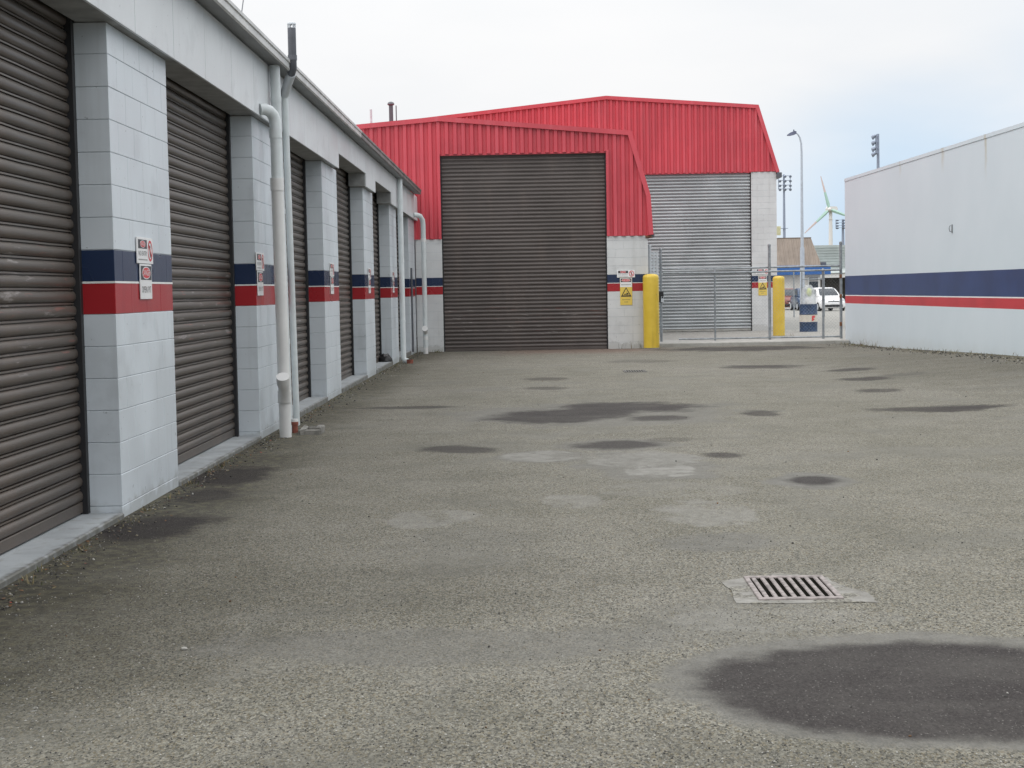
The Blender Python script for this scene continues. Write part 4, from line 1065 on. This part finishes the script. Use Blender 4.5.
for ang in (104.5, 223.0, 338.5):
    b = MB(); a = R(ang); d = Vector((math.cos(a), 0, math.sin(a))); s = Vector((-math.sin(a), 0, math.cos(a))); o = Vector((tx, ty - 2.0, tz))
    L_ = 15.6
    def sec(r, w, th): 
        c = o + d * r; return [c + s * w * .5, c + Vector((0, -th, 0)) + s * w * .1, c - s * w * .5, c + Vector((0, th, 0)) + s * w * .1]
    b.ring_loft([sec(.8, .9, .35), sec(2.4, 1.55, .3), sec(L_ * .52, 1.0, .16)], M['turb_green'], True, False)
    b.ring_loft([sec(L_ * .52, 1.0, .16), sec(L_ * .8, .7, .1), sec(L_, .35, .05)], M['turb_tip'], False, True)
    b.build('blade', t, smooth=40)

# ------------------------------------------------------------------ camera
cam = bpy.data.cameras.new('camera'); co = bpy.data.objects.new('camera', cam); C.objects.link(co)
Rm = ((0.9998175780570381, 0.01749680761599817, 0.007659786642417242), (0.006566261364873254, 0.061722856829808596, -0.9980717274607347), (-0.01793585291662423, 0.9979399534380893, 0.06159670861448299))
m4 = Matrix(Rm).to_4x4(); m4.translation = (0, 0, 1.40)
co.matrix_world = m4
cam.sensor_width = 36.0; cam.sensor_fit = 'HORIZONTAL'; cam.lens = 1520 * 36.0 / 1024; cam.clip_end = 6000; cam.clip_start = 0.05
S.camera = co

# ------------------------------------------------------------------ light
SUN_EL, SUN_AZ = R(50), R(245)        # azimuth clockwise from +Y (high on the left)
sd = Vector((math.sin(SUN_AZ) * math.cos(SUN_EL), math.cos(SUN_AZ) * math.cos(SUN_EL), math.sin(SUN_EL)))
sl = bpy.data.lights.new('sun', 'SUN'); sl.energy = 0.8; sl.angle = R(35); sl.color = (1.0, 0.99, 0.965)
so = bpy.data.objects.new('sun', sl); C.objects.link(so); so.rotation_euler = (-sd).to_track_quat('-Z', 'Y').to_euler(); so.location = (0, 0, 30)

W = bpy.data.worlds.new('World'); S.world = W; W.use_nodes = True
nt = W.node_tree; nd = nt.nodes; lk = nt.links
bg = nd['Background']
sky = nd.new('ShaderNodeTexSky'); sky.sky_type = 'NISHITA'; sky.sun_disc = False; sky.sun_elevation = SUN_EL; sky.sun_rotation = SUN_AZ
sky.air_density = 1.0; sky.dust_density = 1.5; sky.ozone_density = 1.2
def wn(t, **k):
    n = nd.new(t)
    for a, v in k.items(): setattr(n, a, v)
    return n
tc = wn('ShaderNodeTexCoord'); sp = wn('ShaderNodeSeparateXYZ'); lk.new(tc.outputs['Generated'], sp.inputs[0])
def wm(op, a, b=None, clamp=False):
    n = wn('ShaderNodeMath', operation=op); n.use_clamp = clamp
    for i, v in enumerate((a, b)):
        if v is None: continue
        if isinstance(v, (int, float)): n.inputs[i].default_value = v
        else: lk.new(v, n.inputs[i])
    return n.outputs[0]
def wr(v, a, b, lo, hi):
    n = wn('ShaderNodeMapRange'); n.interpolation_type = 'SMOOTHSTEP'; lk.new(v, n.inputs['Value'])
    n.inputs['From Min'].default_value = a; n.inputs['From Max'].default_value = b; n.inputs['To Min'].default_value = lo; n.inputs['To Max'].default_value = hi
    return n.outputs['Result']
mp = wn('ShaderNodeMapping'); mp.inputs['Scale'].default_value = (1, 1, 3.2); lk.new(tc.outputs['Generated'], mp.inputs['Vector'])
ns = wn('ShaderNodeTexNoise'); ns.inputs['Scale'].default_value = 3.0; ns.inputs['Detail'].default_value = 6; ns.inputs['Roughness'].default_value = 0.5; lk.new(mp.outputs[0], ns.inputs['Vector'])
cl = ns.outputs['Fac']
# break in the overcast, low down on the right
elev = wm('ADD', sp.outputs[2], wm('MULTIPLY', wm('SUBTRACT', cl, 0.5), 0.10))
gap = wm('MULTIPLY', wr(elev, 0.045, 0.145, 1, 0), wr(sp.outputs[0], 0.10, 0.24, 0, 1))
gap2 = wm('MULTIPLY', wr(elev, 0.10, 0.20, 1, 0), wr(sp.outputs[0], 0.24, 0.40, 0, 0.7))
gap = wm('MAXIMUM', gap, gap2)
def wmix(f, a, b, blend='MIX'):
    n = wn('ShaderNodeMix', data_type='RGBA', blend_type=blend)
    for s, v in ((n.inputs[0], f), (n.inputs[6], a), (n.inputs[7], b)):
        if isinstance(v, bpy.types.NodeSocket): lk.new(v, s)
        elif isinstance(v, tuple): s.default_value = (*v, 1)
        else: s.default_value = v
    return n.outputs[2]
BGS = 0.10
k = 1 / BGS
bright = wr(sp.outputs[2], 0.10, 0.9, 1.0, 2.15)
cloud = wmix(wr(cl, 0.3, 0.7, 0, 1), (0.87 * k, 0.89 * k, 0.915 * k), (0.96 * k, 0.962 * k, 0.968 * k))
vm = wn('ShaderNodeVectorMath', operation='SCALE'); lk.new(cloud, vm.inputs[0]); lk.new(bright, vm.inputs['Scale'])
haze = wmix(0.90, sky.outputs[0], (0.60 * k, 0.785 * k, 0.985 * k))
final = wmix(gap, vm.outputs[0], haze)
lk.new(final, bg.inputs['Color']); bg.inputs['Strength'].default_value = BGS

S.view_settings.view_transform = 'Standard'; S.view_settings.look = 'None'; S.view_settings.exposure = 0.0; S.view_settings.gamma = 1.0
S.view_settings.use_curve_mapping = False
S.render.engine = 'CYCLES'
S.cycles.max_bounces = 6; S.cycles.diffuse_bounces = 3; S.cycles.transparent_max_bounces = 12
S.cycles.use_denoising = True; S.cycles.denoising_prefilter = 'NONE'
